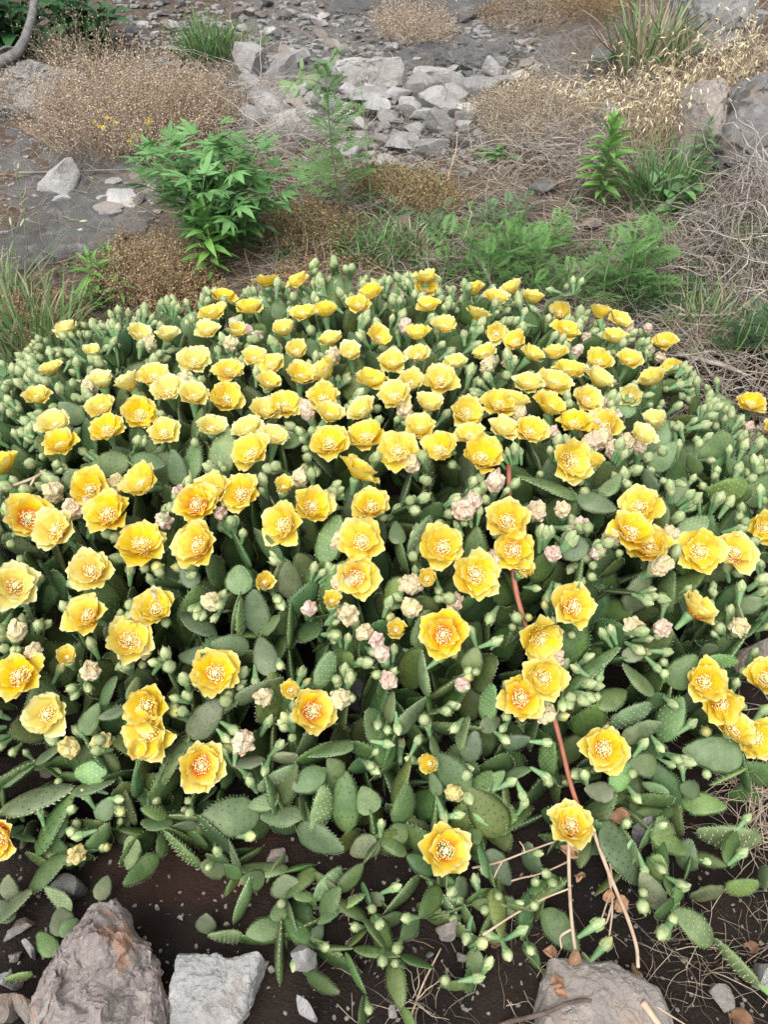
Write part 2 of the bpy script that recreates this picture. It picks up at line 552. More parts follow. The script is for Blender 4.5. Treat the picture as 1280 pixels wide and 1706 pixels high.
def ground_mat():
    m, nt, b = new_mat('earth')
    wp = world_pos(nt)
    a = nd(nt, 'ShaderNodeAttribute'); a.attribute_name = 'Col'
    sep = nd(nt, 'ShaderNodeSeparateColor'); nt.links.new(a.outputs['Color'], sep.inputs[0])
    n1 = noise(nt, 7, 6, vec=wp); n2 = noise(nt, 55, 6, vec=wp, rough=0.7); n3 = noise(nt, 220, 4, vec=wp)
    soil = mix(nt, maprange(nt, n1, 0.3, 0.7), (0.016, 0.013, 0.011), (0.036, 0.025, 0.020))
    soil = mix(nt, maprange(nt, n3, 0.66, 0.74), soil, (0.17, 0.15, 0.13))
    lit = mix(nt, maprange(nt, n2, 0.35, 0.65), (0.10, 0.078, 0.062), (0.22, 0.185, 0.155))
    lit = mix(nt, maprange(nt, n1, 0.45, 0.7), lit, (0.13, 0.085, 0.06))
    rock = mix(nt, maprange(nt, n2, 0.3, 0.7), (0.12, 0.115, 0.11), (0.25, 0.24, 0.23))
    w1 = maprange(nt, math_n(nt, 'ADD', sep.outputs[0], math_n(nt, 'MULTIPLY', math_n(nt, 'SUBTRACT', n1, 0.5), 0.9)), 0.35, 0.65)
    w2 = maprange(nt, math_n(nt, 'ADD', sep.outputs[1], math_n(nt, 'MULTIPLY', math_n(nt, 'SUBTRACT', n1, 0.5), 0.9)), 0.35, 0.65)
    c = mix(nt, w1, soil, lit); c = mix(nt, w2, c, rock)
    red = maprange(nt, sep.outputs[2], 0.2, 0.8)
    c = mix(nt, math_n(nt, 'MULTIPLY', red, 0.75), c, (0.052, 0.027, 0.020))
    nt.links.new(c, b.inputs['Base Color']); b.inputs['Roughness'].default_value = 0.95
    b.inputs['Specular IOR Level'].default_value = 0.15
    bump(nt, b, math_n(nt, 'ADD', n2, math_n(nt, 'MULTIPLY', n3, 0.5)), 0.8, 0.02)
    return m


M['ground'] = ground_mat()


# ================================================================== the ground
def axis_samples(lo, hi, a, b, step, grow=1.18):
    xs = list(np.arange(a, b + 1e-6, step))
    s = step; v = a
    left = []
    while v > lo:
        s *= grow; v -= s; left.append(max(v, lo))
    s = step; v = xs[-1]
    right = []
    while v < hi:
        s *= grow; v += s; right.append(min(v, hi))
    return np.array(left[::-1] + xs + right)


def sstep(a, b, v):
    t = np.clip((v - a) / (b - a), 0, 1)
    return t * t * (3 - 2 * t)


gx = axis_samples(-300, 300, -2.4, 2.4, 0.022)
gy = axis_samples(-60, 400, 0.05, 4.8, 0.022)
GX, GY = np.meshgrid(gx, gy)
GZ = ground(GX, GY)
nx, ny = len(gx), len(gy)
gi = np.arange(nx * ny).reshape(ny, nx)
GQ = np.stack([gi[:-1, :-1], gi[:-1, 1:], gi[1:, 1:], gi[1:, :-1]], -1).reshape(-1, 4)
litter = sstep(1.75, 2.1, GY) + 0.8 * sstep(1.0, 1.3, GX) * sstep(0.9, 1.5, GY)
litter = np.maximum(litter, sstep(1.15, 1.6, np.abs(GX)))
rockw = 0.85 * np.exp(-((GX - 0.1) / 0.85) ** 4) * sstep(2.7, 3.2, GY)
rp = hit(330, 1440)
redw = np.exp(-(((GX - rp[0]) / 0.17) ** 2 + ((GY - rp[1]) / 0.07) ** 2) ** 2)
gcol = np.stack([np.clip(litter, 0, 1), rockw, redw], -1).reshape(-1, 3)
gm = mesh_np('ground', np.stack([GX, GY, GZ], -1).reshape(-1, 3), GQ, None, [M['ground']], True, gcol)
ob('ground', gm, kind='structure', label='dark soil slope with dry litter and bare rock higher up')


# ================================================================== stones
def finish_rock(me, ang=28):
    me.set_sharp_from_angle(angle=math.radians(ang))
    return me


def rock_mesh(name, seed, mat, planes=9, sub=3, rough=0.06, flat=1.0):
    r = np.random.RandomState(seed)
    bm = bmesh.new()
    bmesh.ops.create_icosphere(bm, subdivisions=sub, radius=1.0)
    V = np.array([v.co[:] for v in bm.verts])
    F = [[v.index for v in f.verts] for f in bm.faces]
    bm.free()
    V = V * 1.25
    for k in range(planes):
        n = nrm(r.randn(3) * np.array([1, 1, 0.8])); d = 0.40 + 0.42 * r.rand()
        e = V @ n - d
        V = V - np.clip(e, 0, None)[:, None] * n * 0.97
    V = V + (fbm(V * 1.6 + seed, 3, seed)[:, None] * nrm(V)) * rough * 1.4 + fbm(V * 6 + seed, 3, seed + 5)[:, None] * nrm(V) * rough * 0.45
    lo, hi = V.min(0), V.max(0)
    V = (V - (lo + hi) / 2) / ((hi - lo) / 2)
    return finish_rock(mesh_np(name, V, None, np.array(F), [mat], True))


ROCKS = {k: [rock_mesh('stone_' + k, 40 + i + 31 * j, M[k], 11 + i % 4, 3, 0.045) for i in range(n)]
         for j, (k, n) in enumerate([('rock', 12), ('rock_dark', 5), ('rock_pale', 4), ('rock_tan', 3)])}


def stone(px, py, w, h, mat='rock', label=None, group=None, name='stone', depth=1.0, sink=0.12, tilt=0.3, rz=None, cat='stone'):
    """a loose stone resting on the ground; px, py its middle, w x h its apparent size in pixels"""
    p = hit(px, py + h * 0.3)
    z = (np.array(p) - CAM) @ FW
    W = w / FPX * z / 2
    el = math.atan2(CAM_H - p[2], p[1])                  # how steeply it is seen
    Dp = W * depth * 0.8
    Hh = max((h / FPX * z / 2 - Dp * math.sin(el) * 0.45) / math.cos(el), 0.42 * W)
    me = rnd.choice(ROCKS[mat])
    rot = Matrix.Rotation(rnd.uniform(-tilt, tilt), 4, 'X') @ Matrix.Rotation(rnd.uniform(-tilt, tilt), 4, 'Y')
    zz = float(ground(p[0], p[1])) + Hh * (1 - sink * 1.3)
    Mx = T3((p[0], p[1] + Dp * 0.3, zz)) @ rot @ Matrix.Diagonal((W * 1.04, Dp, Hh, 1)) @ Matrix.Rotation(rnd.choice((0, math.pi)) if rz is None else rz, 4, 'Z')
    return ob(name, me, Mx, None, label, cat, group)


def outline_rock(name, pts, h, mat, label, cat, zfun=None, amp=0.012, fine=0.004, nth=110, nr=34, ridged=0.0, seed=1, group=None, kind=None, base=None, up=0.5, prof=None, facets=0):
    """a stone whose plan follows an outline on the ground, with a body of height h"""
    ya = min(p[1] for p in pts); yb = max(p[1] for p in pts)
    W = np.array([hit(px, py, h * (up * 1.8 * (yb - py) / (yb - ya) + 0.05)) for px, py in pts])[:, :2]
    c = W.mean(0)
    th = np.linspace(0, 2 * math.pi, nth, endpoint=False)
    R = np.zeros(nth)
    for i, t in enumerate(th):
        d = np.array([math.cos(t), math.sin(t)]); best = 0
        for k in range(len(W)):
            a = W[k] - c; b = W[(k + 1) % len(W)] - c
            e = b - a; den = d[0] * e[1] - d[1] * e[0]
            if abs(den) < 1e-9: continue
            s = (a[0] * e[1] - a[1] * e[0]) / den; u = (a[0] * d[1] - a[1] * d[0]) / den
            if s > 0 and -1e-6 <= u <= 1 + 1e-6: best = max(best, s)
        R[i] = best
    pu = prof or [(1.0, -0.5), (1.05, 0.0), (1.03, 0.3), (0.97, 0.6), (0.88, 0.82), (0.74, 0.95), (0.5, 1.0), (0.25, 1.0), (0.0, 1.0)]
    u = np.linspace(0, len(pu) - 1, nr)
    S = np.interp(u, range(len(pu)), [a[0] for a in pu]); Zp = np.interp(u, range(len(pu)), [a[1] for a in pu])
    Xr = c[0] + S[:, None] * R[None] * np.cos(th)[None]; Yr = c[1] + S[:, None] * R[None] * np.sin(th)[None]
    top = np.ones_like(Xr) if zfun is None else zfun(Xr - c[0], Yr - c[1])
    g0 = float(ground0(c[0], c[1])) if base is None else base
    gz = ground0(Xr, Yr) if base is None else base
    Zr = gz + Zp[:, None] * h * np.where(Zp[:, None] > 0, top, 1)
    P = np.stack([Xr, Yr, Zr], -1).reshape(-1, 3)
    L = math.sqrt(R.mean() * h)
    q = P / L
    P = P + amp * np.stack([fbm(q * 1.3 + 5, 4, seed), fbm(q * 1.3 + 9, 4, seed + 3), fbm(q * 1.3 + 14, 4, seed + 7)], -1)
    if ridged:
        rg = 1 - np.abs(fbm(q * np.array([1.6, 1.0, 1.6]) + 30, 4, seed + 2))
        P[:, 2] += ridged * (rg - 0.6) * (np.repeat(Zp, nth) > 0.2)
    P = P + fine * np.stack([fbm(q * 7, 3, seed + 4), fbm(q * 7 + 3, 3, seed + 5), fbm(q * 7 + 7, 3, seed + 6)], -1)
    fr = np.random.RandomState(seed * 7 + 1); sc3 = np.array([R.mean(), R.mean(), h]); c3 = np.array([c[0], c[1], g0 + 0.35 * h])
    for k in range(facets if kind is None else 0):
        nn = nrm(fr.randn(3) * np.array([1, 1, 0.7]) + np.array([0, 0, 0.7]))
        e = ((P - c3) / sc3) @ nn; lim = np.quantile(e, 0.90 + 0.08 * fr.rand())
        P = P - (np.clip(e - lim, 0, None) * 0.8)[:, None] * nn * sc3
    P = P + 0.5 * fine * np.stack([fbm(q * 16, 3, seed + 4), fbm(q * 16 + 3, 3, seed + 5), fbm(q * 16 + 7, 3, seed + 6)], -1)
    idx = np.arange(nr * nth).reshape(nr, nth); nx_ = np.roll(idx, -1, 1)
    Q = np.stack([idx[:-1], nx_[:-1], nx_[1:], idx[1:]], -1).reshape(-1, 4)
    loc = np.array([c[0], c[1], g0])
    me = finish_rock(mesh_np(name, P - loc, Q, None, [M[mat]], True), 30)
    return ob(name, me, T3(loc), None, label, cat, group, kind)


# bedrock showing through the ground (setting)
outline_rock('bedrock', [(-160, 225), (40, 205), (130, 232), (215, 268), (262, 300), (268, 345), (232, 385), (170, 405), (110, 425), (40, 455), (-160, 470)], 0.012, 'slab',
             'dark flat bedrock slab with lichen specks', None, amp=0.012, fine=0.003, kind='structure', seed=4, nth=140, up=0.6,
             prof=[(1.03, -1.0), (1.02, 0.0), (1.0, 0.7), (0.96, 1.0), (0.8, 1.05), (0.5, 1.1), (0.2, 1.1), (0.0, 1.1)])
outline_rock('bedrock', [(600, 100), (680, 70), (760, 60), (850, 72), (880, 95), (800, 112), (700, 118)], 0.03, 'slab', 'grey bedrock step across the scree', None, amp=0.015, fine=0.005, kind='structure', seed=8)
outline_rock('bedrock', [(530, -40), (700, -60), (880, -40), (840, 15), (740, 40), (650, 30), (560, 20)], 0.03, 'slab', 'dark bedrock ledge at the top of the scree', None, amp=0.02, fine=0.006, kind='structure', seed=9)

# the big stones in front
def pk(x, y):
    return 1.0 + 1.5 * y - 1.0 * np.abs(x + 0.012 - 0.25 * y) * 1.6


outline_rock('boulder', [(172, 1512), (190, 1500), (212, 1524), (238, 1580), (262, 1640), (296, 1690), (318, 1760), (180, 1800), (70, 1770), (62, 1680), (72, 1630), (98, 1606), (126, 1555), (150, 1520)], 0.15, 'rock_hero',
             'large weathered limestone boulder with rusty streaks below the cactus', 'boulder', zfun=lambda x, y: 0.78 + 1.1 * y - 1.7 * np.clip(np.abs(x + 0.01 + 0.2 * y) - 0.015, 0, 1), amp=0.02, fine=0.006, nth=240, nr=100, ridged=0.045, facets=4, seed=21, up=0.35,
             prof=[(1.0, -0.4), (1.03, 0.0), (1.02, 0.3), (0.97, 0.55), (0.9, 0.72), (0.78, 0.86), (0.6, 0.97), (0.35, 1.05), (0.15, 1.08), (0.0, 1.1)])
outline_rock('rock', [(294, 1592), (330, 1588), (362, 1590), (378, 1603), (410, 1592), (438, 1583), (425, 1620), (412, 1670), (395, 1740), (330, 1770), (300, 1720), (290, 1650)], 0.07, 'rock',
             'blue grey limestone block with a notched upper edge and tan patch', 'rock', zfun=lambda x, y: 0.9 + 1.2 * y, amp=0.007, fine=0.002, nth=160, nr=60, seed=33, up=0.5,
             prof=[(1.0, -0.4), (1.03, 0.0), (1.03, 0.5), (1.0, 0.85), (0.95, 0.98), (0.8, 1.0), (0.5, 1.02), (0.2, 1.02), (0.0, 1.02)])
outline_rock('rock', [(905, 1625), (925, 1592), (970, 1588), (1015, 1590), (1045, 1605), (1075, 1625), (1105, 1650), (1120, 1700), (1130, 1760), (1000, 1800), (895, 1760), (897, 1680)], 0.055, 'rock_tan',
             'smooth beige flat rock under dry stems and crumpled leaves', 'rock', amp=0.006, fine=0.0015, nth=150, nr=50, seed=45, up=0.6,
             prof=[(1.0, -0.4), (1.03, 0.0), (1.03, 0.4), (0.99, 0.75), (0.9, 0.93), (0.72, 1.0), (0.5, 1.03), (0.2, 1.05), (0.0, 1.05)])
stone(512, 1612, 40, 52, 'rock_pale', 'single whitish stone on bare black soil', name='stone', depth=1.4)
stone(745, 1557, 42, 42, 'rock_tan', 'greyish stone half buried beneath the drooping budded stem', sink=0.5)
stone(512, 1694, 26, 34, 'rock', 'narrow grey stone standing below the whitish stone')
stone(15, 1690, 52, 42, 'rock_tan', 'tan stone beside the rusty streaked boulder')
stone(52, 1695, 30, 34, 'rock_tan', 'small brownish stone wedged between tan stone and boulder')
stone(36, 1552, 46, 26, 'rock_dark', 'flat grey brown stone under the trailing cactus pads')
stone(121, 1487, 48, 36, 'rock_dark', 'blue grey stone behind the weathered boulder under old pads')
stone(82, 1288, 30, 24, 'rock_tan', 'small pinkish stone on soil between trailing cactus stems')
stone(465, 1434, 34, 24, 'rock_tan', 'pinkish grey stone tucked behind a creeping cactus stem')
stone(1255, 1100, 100, 78, 'rock_tan', 'brown stone between the clump and the budding cactus beside it', sink=0.3)
stone(1072, 1386, 48, 42, 'rock_dark', 'dark brown stone in a gap among the lower pads')
stone(606, 1150, 110, 90, 'rock_dark', 'dark brown stone deep inside the cactus clump')
for i, (x, y, w, h) in enumerate([(28, 1598, 22, 14), (60, 1590, 18, 26), (300, 1530, 10, 8), (262, 1512, 8, 7), (380, 1545, 9, 8), (770, 1605, 20, 14), (715, 1600, 12, 14), (1270, 1630, 44, 40), (1195, 1670, 40, 30), (690, 1590, 8, 8), (598, 1557, 8, 8), (455, 1622, 10, 9), (20, 1640, 30, 30), (100, 1400, 22, 14), (655, 1690, 16, 14)]):
    stone(x, y, w, h, rnd.choice(['rock', 'rock_tan', 'rock_pale']), 'small loose stone on the dark soil in front of the cactus', 'pebbles on the front soil', 'pebble', cat='pebble')

# stones on the left slab
stone(96, 308, 72, 50, 'rock', 'wedge shaped grey rock lying on the dark slab', name='rock', depth=0.9, tilt=0.35, cat='rock')
stone(104, 335, 38, 20, 'rock_pale', 'thin pale stone leaning against the wedge shaped rock')
stone(206, 332, 60, 30, 'rock', 'broad grey stone at the edge of the dark slab')
for (x, y, w, h) in [(190, 305, 28, 17), (170, 333, 22, 18), (135, 334, 26, 18), (234, 337, 22, 24), (183, 347, 48, 12), (183, 357, 42, 12), (222, 266, 20, 12), (154, 258, 18, 13), (228, 301, 34, 22), (60, 330, 14, 10), (120, 262, 12, 8), (150, 300, 22, 12), (252, 318, 18, 14), (262, 355, 16, 10)]:
    stone(x, y, w, h, rnd.choice(['rock', 'rock', 'rock_tan']), 'small grey stone scattered at the edge of the dark slab', 'stones by the slab', cat='stone')

# boulders at the sides
outline_rock('boulder', [(5, 150), (20, 118), (60, 104), (110, 103), (148, 122), (165, 150), (140, 190), (60, 205), (0, 190)], 0.13, 'rock', 'rounded pale grey boulder behind the tan dry tuft', 'boulder', amp=0.03, fine=0.008, seed=51, up=0.45, nth=130, nr=46)
outline_rock('rock', [(-30, 190), (0, 186), (40, 184), (62, 194), (50, 204), (-30, 212)], 0.05, 'rock_dark', 'dark flat broken rock at the foot of the pale boulder', 'rock', amp=0.008, seed=52)
outline_rock('boulder', [(1133, 260), (1135, 180), (1150, 158), (1185, 152), (1200, 190), (1200, 250), (1180, 275), (1150, 280)], 0.2, 'rock_tan', 'tall pinkish grey boulder beside green weeds', 'boulder', amp=0.02, fine=0.006, seed=53, up=0.35, facets=5)
outline_rock('boulder', [(1205, 270), (1200, 200), (1215, 150), (1260, 130), (1400, 120), (1420, 270), (1300, 300)], 0.19, 'rock_dark', 'dark cracked boulder above the tangle of dead vines', 'boulder', amp=0.035, fine=0.01, seed=54, up=0.4, facets=6)
for k, (a, b, hh, lab) in enumerate([(58, 30, 0.10, 'lower layer of the stratified grey outcrop behind the dry oats'), (34, 4, 0.2, 'upper layer of the stratified grey outcrop behind the dry oats')]):
    outline_rock('rock_ledge', [(1105, a - 8), (1150, b), (1210, b - 6), (1250, b), (1262, a - 10), (1230, a), (1160, a + 4)], hh, 'rock', lab, 'rock ledge', amp=0.02, fine=0.008, seed=60 + k, up=0.5)
stone(1254, 40, 46, 28, 'rock', 'slanted grey stone beside the stratified outcrop', tilt=0.5)
stone(997, 117, 40, 54, 'rock_dark', 'bluish upright stone showing through bent dry oats')
stone(1018, 190, 58, 36, 'rock_dark', 'dark stone buried in dry oats above the leafy spike')
stone(962, 170, 30, 28, 'rock', 'grey stone among the bent straw stalks')
stone(985, 370, 46, 22, 'rock_tan', 'reddish brown stone below the leafy spike')
stone(905, 312, 50, 24, 'rock_dark', 'grey stone sunk into the dead grass by the small log')

# scree
outline_rock('rock', [(558, 118), (566, 100), (600, 96), (640, 112), (668, 128), (672, 146), (650, 150), (610, 140), (570, 138)], 0.12, 'rock_pale', 'largest pale limestone block lying on the scree', 'rock', amp=0.008, fine=0.003, seed=61, up=0.6,
             prof=[(0.9, -0.3), (0.98, 0.2), (1.03, 0.5), (1.0, 0.85), (0.93, 0.98), (0.7, 1.0), (0.4, 1.0), (0.2, 1.0), (0.0, 1.0)])
stone(419, 118, 54, 64, 'rock', 'tall squarish grey rock at the edge of the scree', name='rock', cat='rock')
stone(466, 130, 60, 46, 'rock', 'slanted grey rock leaning on the tall squarish rock', tilt=0.5, name='rock', cat='rock')
stone(544, 152, 58, 38, 'rock_dark', 'arched dark rock beneath the largest pale block', name='rock', cat='rock')
stone(822, 115, 38, 34, 'rock', 'square grey rock apart above the scree', name='rock', cat='rock')
SCREE = [(482, 107, 48, 28), (427, 157, 48, 28), (550, 185, 32, 32), (524, 196, 24, 16), (619, 174, 54, 28), (622, 194, 44, 30), (585, 210, 44, 28), (547, 207, 28, 14), (650, 207, 32, 24), (682, 197, 28, 28), (661, 168, 38, 22), (703, 157, 50, 40), (722, 183, 40, 38), (735, 216, 42, 34), (669, 244, 44, 28), (713, 250, 54, 26), (707, 204, 38, 20), (622, 161, 24, 17), (510, 186, 28, 22), (454, 178, 60, 24), (479, 216, 54, 38), (427, 194, 40, 32), (834, 139, 40, 22), (787, 150, 60, 34), (747, 141, 44, 28), (719, 128, 44, 22), (734, 183, 46, 32), (715, 247, 40, 22), (775, 197, 34, 20), (690, 225, 26, 18), (600, 235, 30, 18), (640, 238, 26, 16), (495, 160, 34, 22), (580, 160, 26, 18), (760, 165, 34, 22), (530, 235, 26, 18)]
MARKS = [(615, 122, 'around the largest pale block'), (500, 145, 'around the small flowerless cactus'), (425, 125, 'around the tall squarish rock'), (735, 205, 'in the pile below the square grey rock'), (822, 120, 'next to the square grey rock'), (580, 215, 'behind the tall wispy weed'), (660, 255, 'at the lower end of the scree'), (690, 50, 'around the round tan tuft'), (330, 20, 'behind the fine bladed grass tuft'), (540, 20, 'on the stony path between the tufts'), (870, 40, 'around the upper brown dry tuft')]


def mark(x, y):
    return min(MARKS, key=lambda m: (m[0] - x) ** 2 + (m[1] - y) ** 2)[2]


for (x, y, w, h) in SCREE:
    k_ = rnd.choice(['rock', 'rock', 'rock', 'rock_pale'])
    lab = ('pale' if k_ == 'rock_pale' else 'grey') + ' angular scree rock ' + mark(x, y)
    stone(x, y, w * 1.32, h * 1.3, k_, lab, lab.replace(' rock ', ' rocks '), cat='stone')
for (x, y, w, h) in [(641, 219, 22, 17), (680, 180, 30, 24), (641, 270, 44, 22), (695, 222, 18, 11)]:
    stone(x, y, w, h, 'rock_pale', 'chalky white stone among the darker scree', 'chalky stones in the scree', cat='stone')
def zone_pt(zones):
    a = np.array([(x1 - x0) * (y1 - y0) for x0, x1, y0, y1 in zones], float)
    z = zones[rs.choice(len(zones), p=a / a.sum())]
    return rs.uniform(z[0], z[1]), rs.uniform(z[2], z[3])


for i in range(230):
    x, y = zone_pt([(420, 900, 60, 130), (460, 800, 120, 260), (200, 560, -15, 60), (700, 900, -10, 60)])
    s = rs.uniform(9, 32) * (0.55 + 0.45 * y / 200)
    stone(x, y, s * 1.3, s * 0.8, rnd.choice(['rock', 'rock', 'rock_dark', 'rock_tan']), 'small loose stone ' + mark(x, y), 'small stones ' + mark(x, y), 'pebble', cat='pebble', tilt=0.5)


def gravel(name, n, zones, smin, smax, mat, label):
    base = rock_base
    mb = MB()
    for i in range(n):
        px, py = zone_pt(zones)
        p = hit(px, py); s = rs.uniform(smin, smax) ** 1.0
        R = np.array(Quaternion((rs.randn(), rs.randn(), rs.randn(), rs.randn())).normalized().to_matrix())
        V = base[0] * np.array([1, rs.uniform(0.5, 1), rs.uniform(0.35, 0.7)]) * s
        V = V @ np.array(Matrix.Rotation(rs.uniform(0, 6.3), 3, 'Z'))
        mb.add(V + np.array([p[0], p[1], float(ground(p[0], p[1])) + s * 0.2]), None, base[1])
    ob(name, mb.mesh(name, [M[mat]], False), None, None, label, 'gravel', None, 'stuff')


bm = bmesh.new(); bmesh.ops.create_icosphere(bm, subdivisions=1, radius=1)
rock_base = (np.array([v.co[:] for v in bm.verts]) * (1 + 0.22 * rs.randn(len(bm.verts), 1)), np.array([[v.index for v in f.verts] for f in bm.faces]))
bm.free()
gravel('gravel', 1900, [(190, 900, -40, 130), (430, 820, 120, 290)], 0.006, 0.024, 'rock', 'fine grey gravel between the scree stones')
gravel('gravel', 420, [(0, 270, 210, 440)], 0.003, 0.011, 'rock', 'stone chips scattered on the dark slab')
gravel('gravel', 500, [(0, 1280, 1380, 1706)], 0.001, 0.0038, 'rock_tan', 'tiny grit on the dark soil before the cactus')


# ================================================================== cactus pieces
def pad_profile(t, e=0.72):
    return np.sin(math.pi * np.clip(t, 0, 1) ** e) ** 0.62


def pad_mesh(name, seed, kind, nt=21, na=12, detail=True):
    """one flattened stem joint: y = length 0..1, x = width, z = thickness, with areoles and margin bristles"""
    r = np.random.RandomState(seed)
    e = r.uniform(0.62, 0.85)
    bend = r.uniform(-0.10, 0.10); skew = r.uniform(-0.08, 0.08); tw = r.uniform(-0.25, 0.25)
    thick = {'pad': 0.075, 'pad_young': 0.06, 'pad_old': 0.085}[kind]

    def surf(t, a, out=0.0):
        w = pad_profile(t, e) * 0.5 * (1 + 0.035 * np.sin(26 * t + seed))
        x = np.cos(a) * (w + out) * (1 + 0.03 * np.sin(5 * t + seed))
        z = np.sin(a) * (thick * (0.35 + 0.65 * pad_profile(t, 0.8)) * (np.clip(w, 0, 1) / 0.5) ** 0.4 + out * 0.5)
        y = t
        x = x + skew * t * t
        z = z + bend * (t - 0.3) ** 2 * 2 + tw * x * t * 0.5
        return np.stack([x, y, z], -1)

    t = (1 - np.cos(np.linspace(0, math.pi, nt))) / 2
    t[0] = 0.012; t[-1] = 0.996
    a = np.arange(na) / na * 2 * math.pi
    V = surf(np.repeat(t, na), np.tile(a, nt))
    V = V + fbm(V * 5 + seed, 3, seed)[:, None] * (0.012 if kind != 'pad_old' else 0.03) * np.array([0.4, 0, 1])
    idx = np.arange(nt * na).reshape(nt, na); n2 = np.roll(idx, -1, 1)
    Q = np.stack([idx[:-1], n2[:-1], n2[1:], idx[1:]], -1).reshape(-1, 4)
    mb = MB()
    Vc = np.vstack([V, V[:na].mean(0), V[-na:].mean(0)])
    T = [(nt * na, (k + 1) % na, k) for k in range(na)] + [(nt * na + 1, (nt - 1) * na + k, (nt - 1) * na + (k + 1) % na) for k in range(na)]
    mb.add(Vc, Q, T, 0)
    if detail:
        # areoles in diagonal rows on both faces
        for face in (1, -1):
            for i, yy in enumerate(np.arange(0.14, 0.95, 0.125)):
                wv = pad_profile(np.array(yy), e) * 0.5
                k = int(wv / 0.085)
                for xx in (np.arange(-k, k + 1) + 0.5 * (i % 2)) * 0.165:
                    if abs(xx) > wv * 0.86: continue
                    yj = yy + r.uniform(-0.02, 0.02)
                    ang = math.acos(np.clip(xx / wv, -1, 1)) * face
                    c = surf(np.array(yj), np.array(ang)); n = nrm(np.array([xx * 0.3, 0, face * 1.0]))
                    s = 0.016 if kind != 'pad_young' else 0.014
                    hgt = 0.016 if kind != 'pad_young' else 0.04
                    u = np.array([1.0, 0, 0]); v = np.array([0, 1.0, 0])
                    ring = [c + s * (u * math.cos(q) * 1.3 + v * math.sin(q)) - n * 0.006 for q in (0, 1.26, 2.51, 3.77, 5.03)]
                    tip = c + n * hgt + (v * 0.03 if kind == 'pad_young' else 0)
                    mb.add(np.array(ring + [tip]), None, [(q, (q + 1) % 5, 5) for q in range(5)], 1)
        # bristles round the margin
        ns = {'pad': 28, 'pad_young': 34, 'pad_old': 20}[kind]
        ln = {'pad': 0.055, 'pad_young': 0.085, 'pad_old': 0.025}[kind]
        for k in range(ns):
            f = (k + 0.5) / ns
            side = 0 if f < 0.5 else math.pi
            tt = 0.16 + 0.83 * (f * 2 if f < 0.5 else (1 - f) * 2)
            c = surf(np.array(tt), np.array(side)); c2 = surf(np.array(min(tt + 0.02, 1)), np.array(side))
            tn = nrm(c2 - c); out = nrm(np.array([tn[1], -tn[0], 0]) * (1 if side == 0 else -1))
            out = nrm(out + 0.5 * tn + np.array([0, 0, r.uniform(-0.5, 0.5)]))
            s = 0.013
            L = ln * r.uniform(0.6, 1.25)
            ring = [c + s * (tn * math.cos(q) + np.array([0, 0, 1.0]) * math.sin(q)) for q in (0, 2.1, 4.2)]
            mb.add(np.array(ring + [c + out * L]), None, [(0, 1, 3), (1, 2, 3), (2, 0, 3)], 2)
    mats = [M[kind], M['areole_pale'] if kind == 'pad_young' else M['areole_dark'], M['spike'] if kind != 'pad' else M['areole_pale']]
    return mb.mesh(name, mats)


PADS = {'pad': [pad_mesh('pad', 100 + i, 'pad') for i in range(7)],
        'pad_young': [pad_mesh('pad', 200 + i, 'pad_young') for i in range(5)],
        'pad_old': [pad_mesh('pad', 300 + i, 'pad_old') for i in range(3)]}
PAD_LOW = []
for i in range(4):
    me_ = pad_mesh('pad_low', 400 + i, 'pad', 10, 8, True)
    V_ = np.zeros(len(me_.vertices) * 3); me_.vertices.foreach_get('co', V_)
    PAD_LOW.append((V_.reshape(-1, 3), [p.vertices[:] for p in me_.polygons if len(p.vertices) == 4], [p.vertices[:] for p in me_.polygons if len(p.vertices) == 3], [p.material_index for p in me_.polygons if len(p.vertices) == 3]))


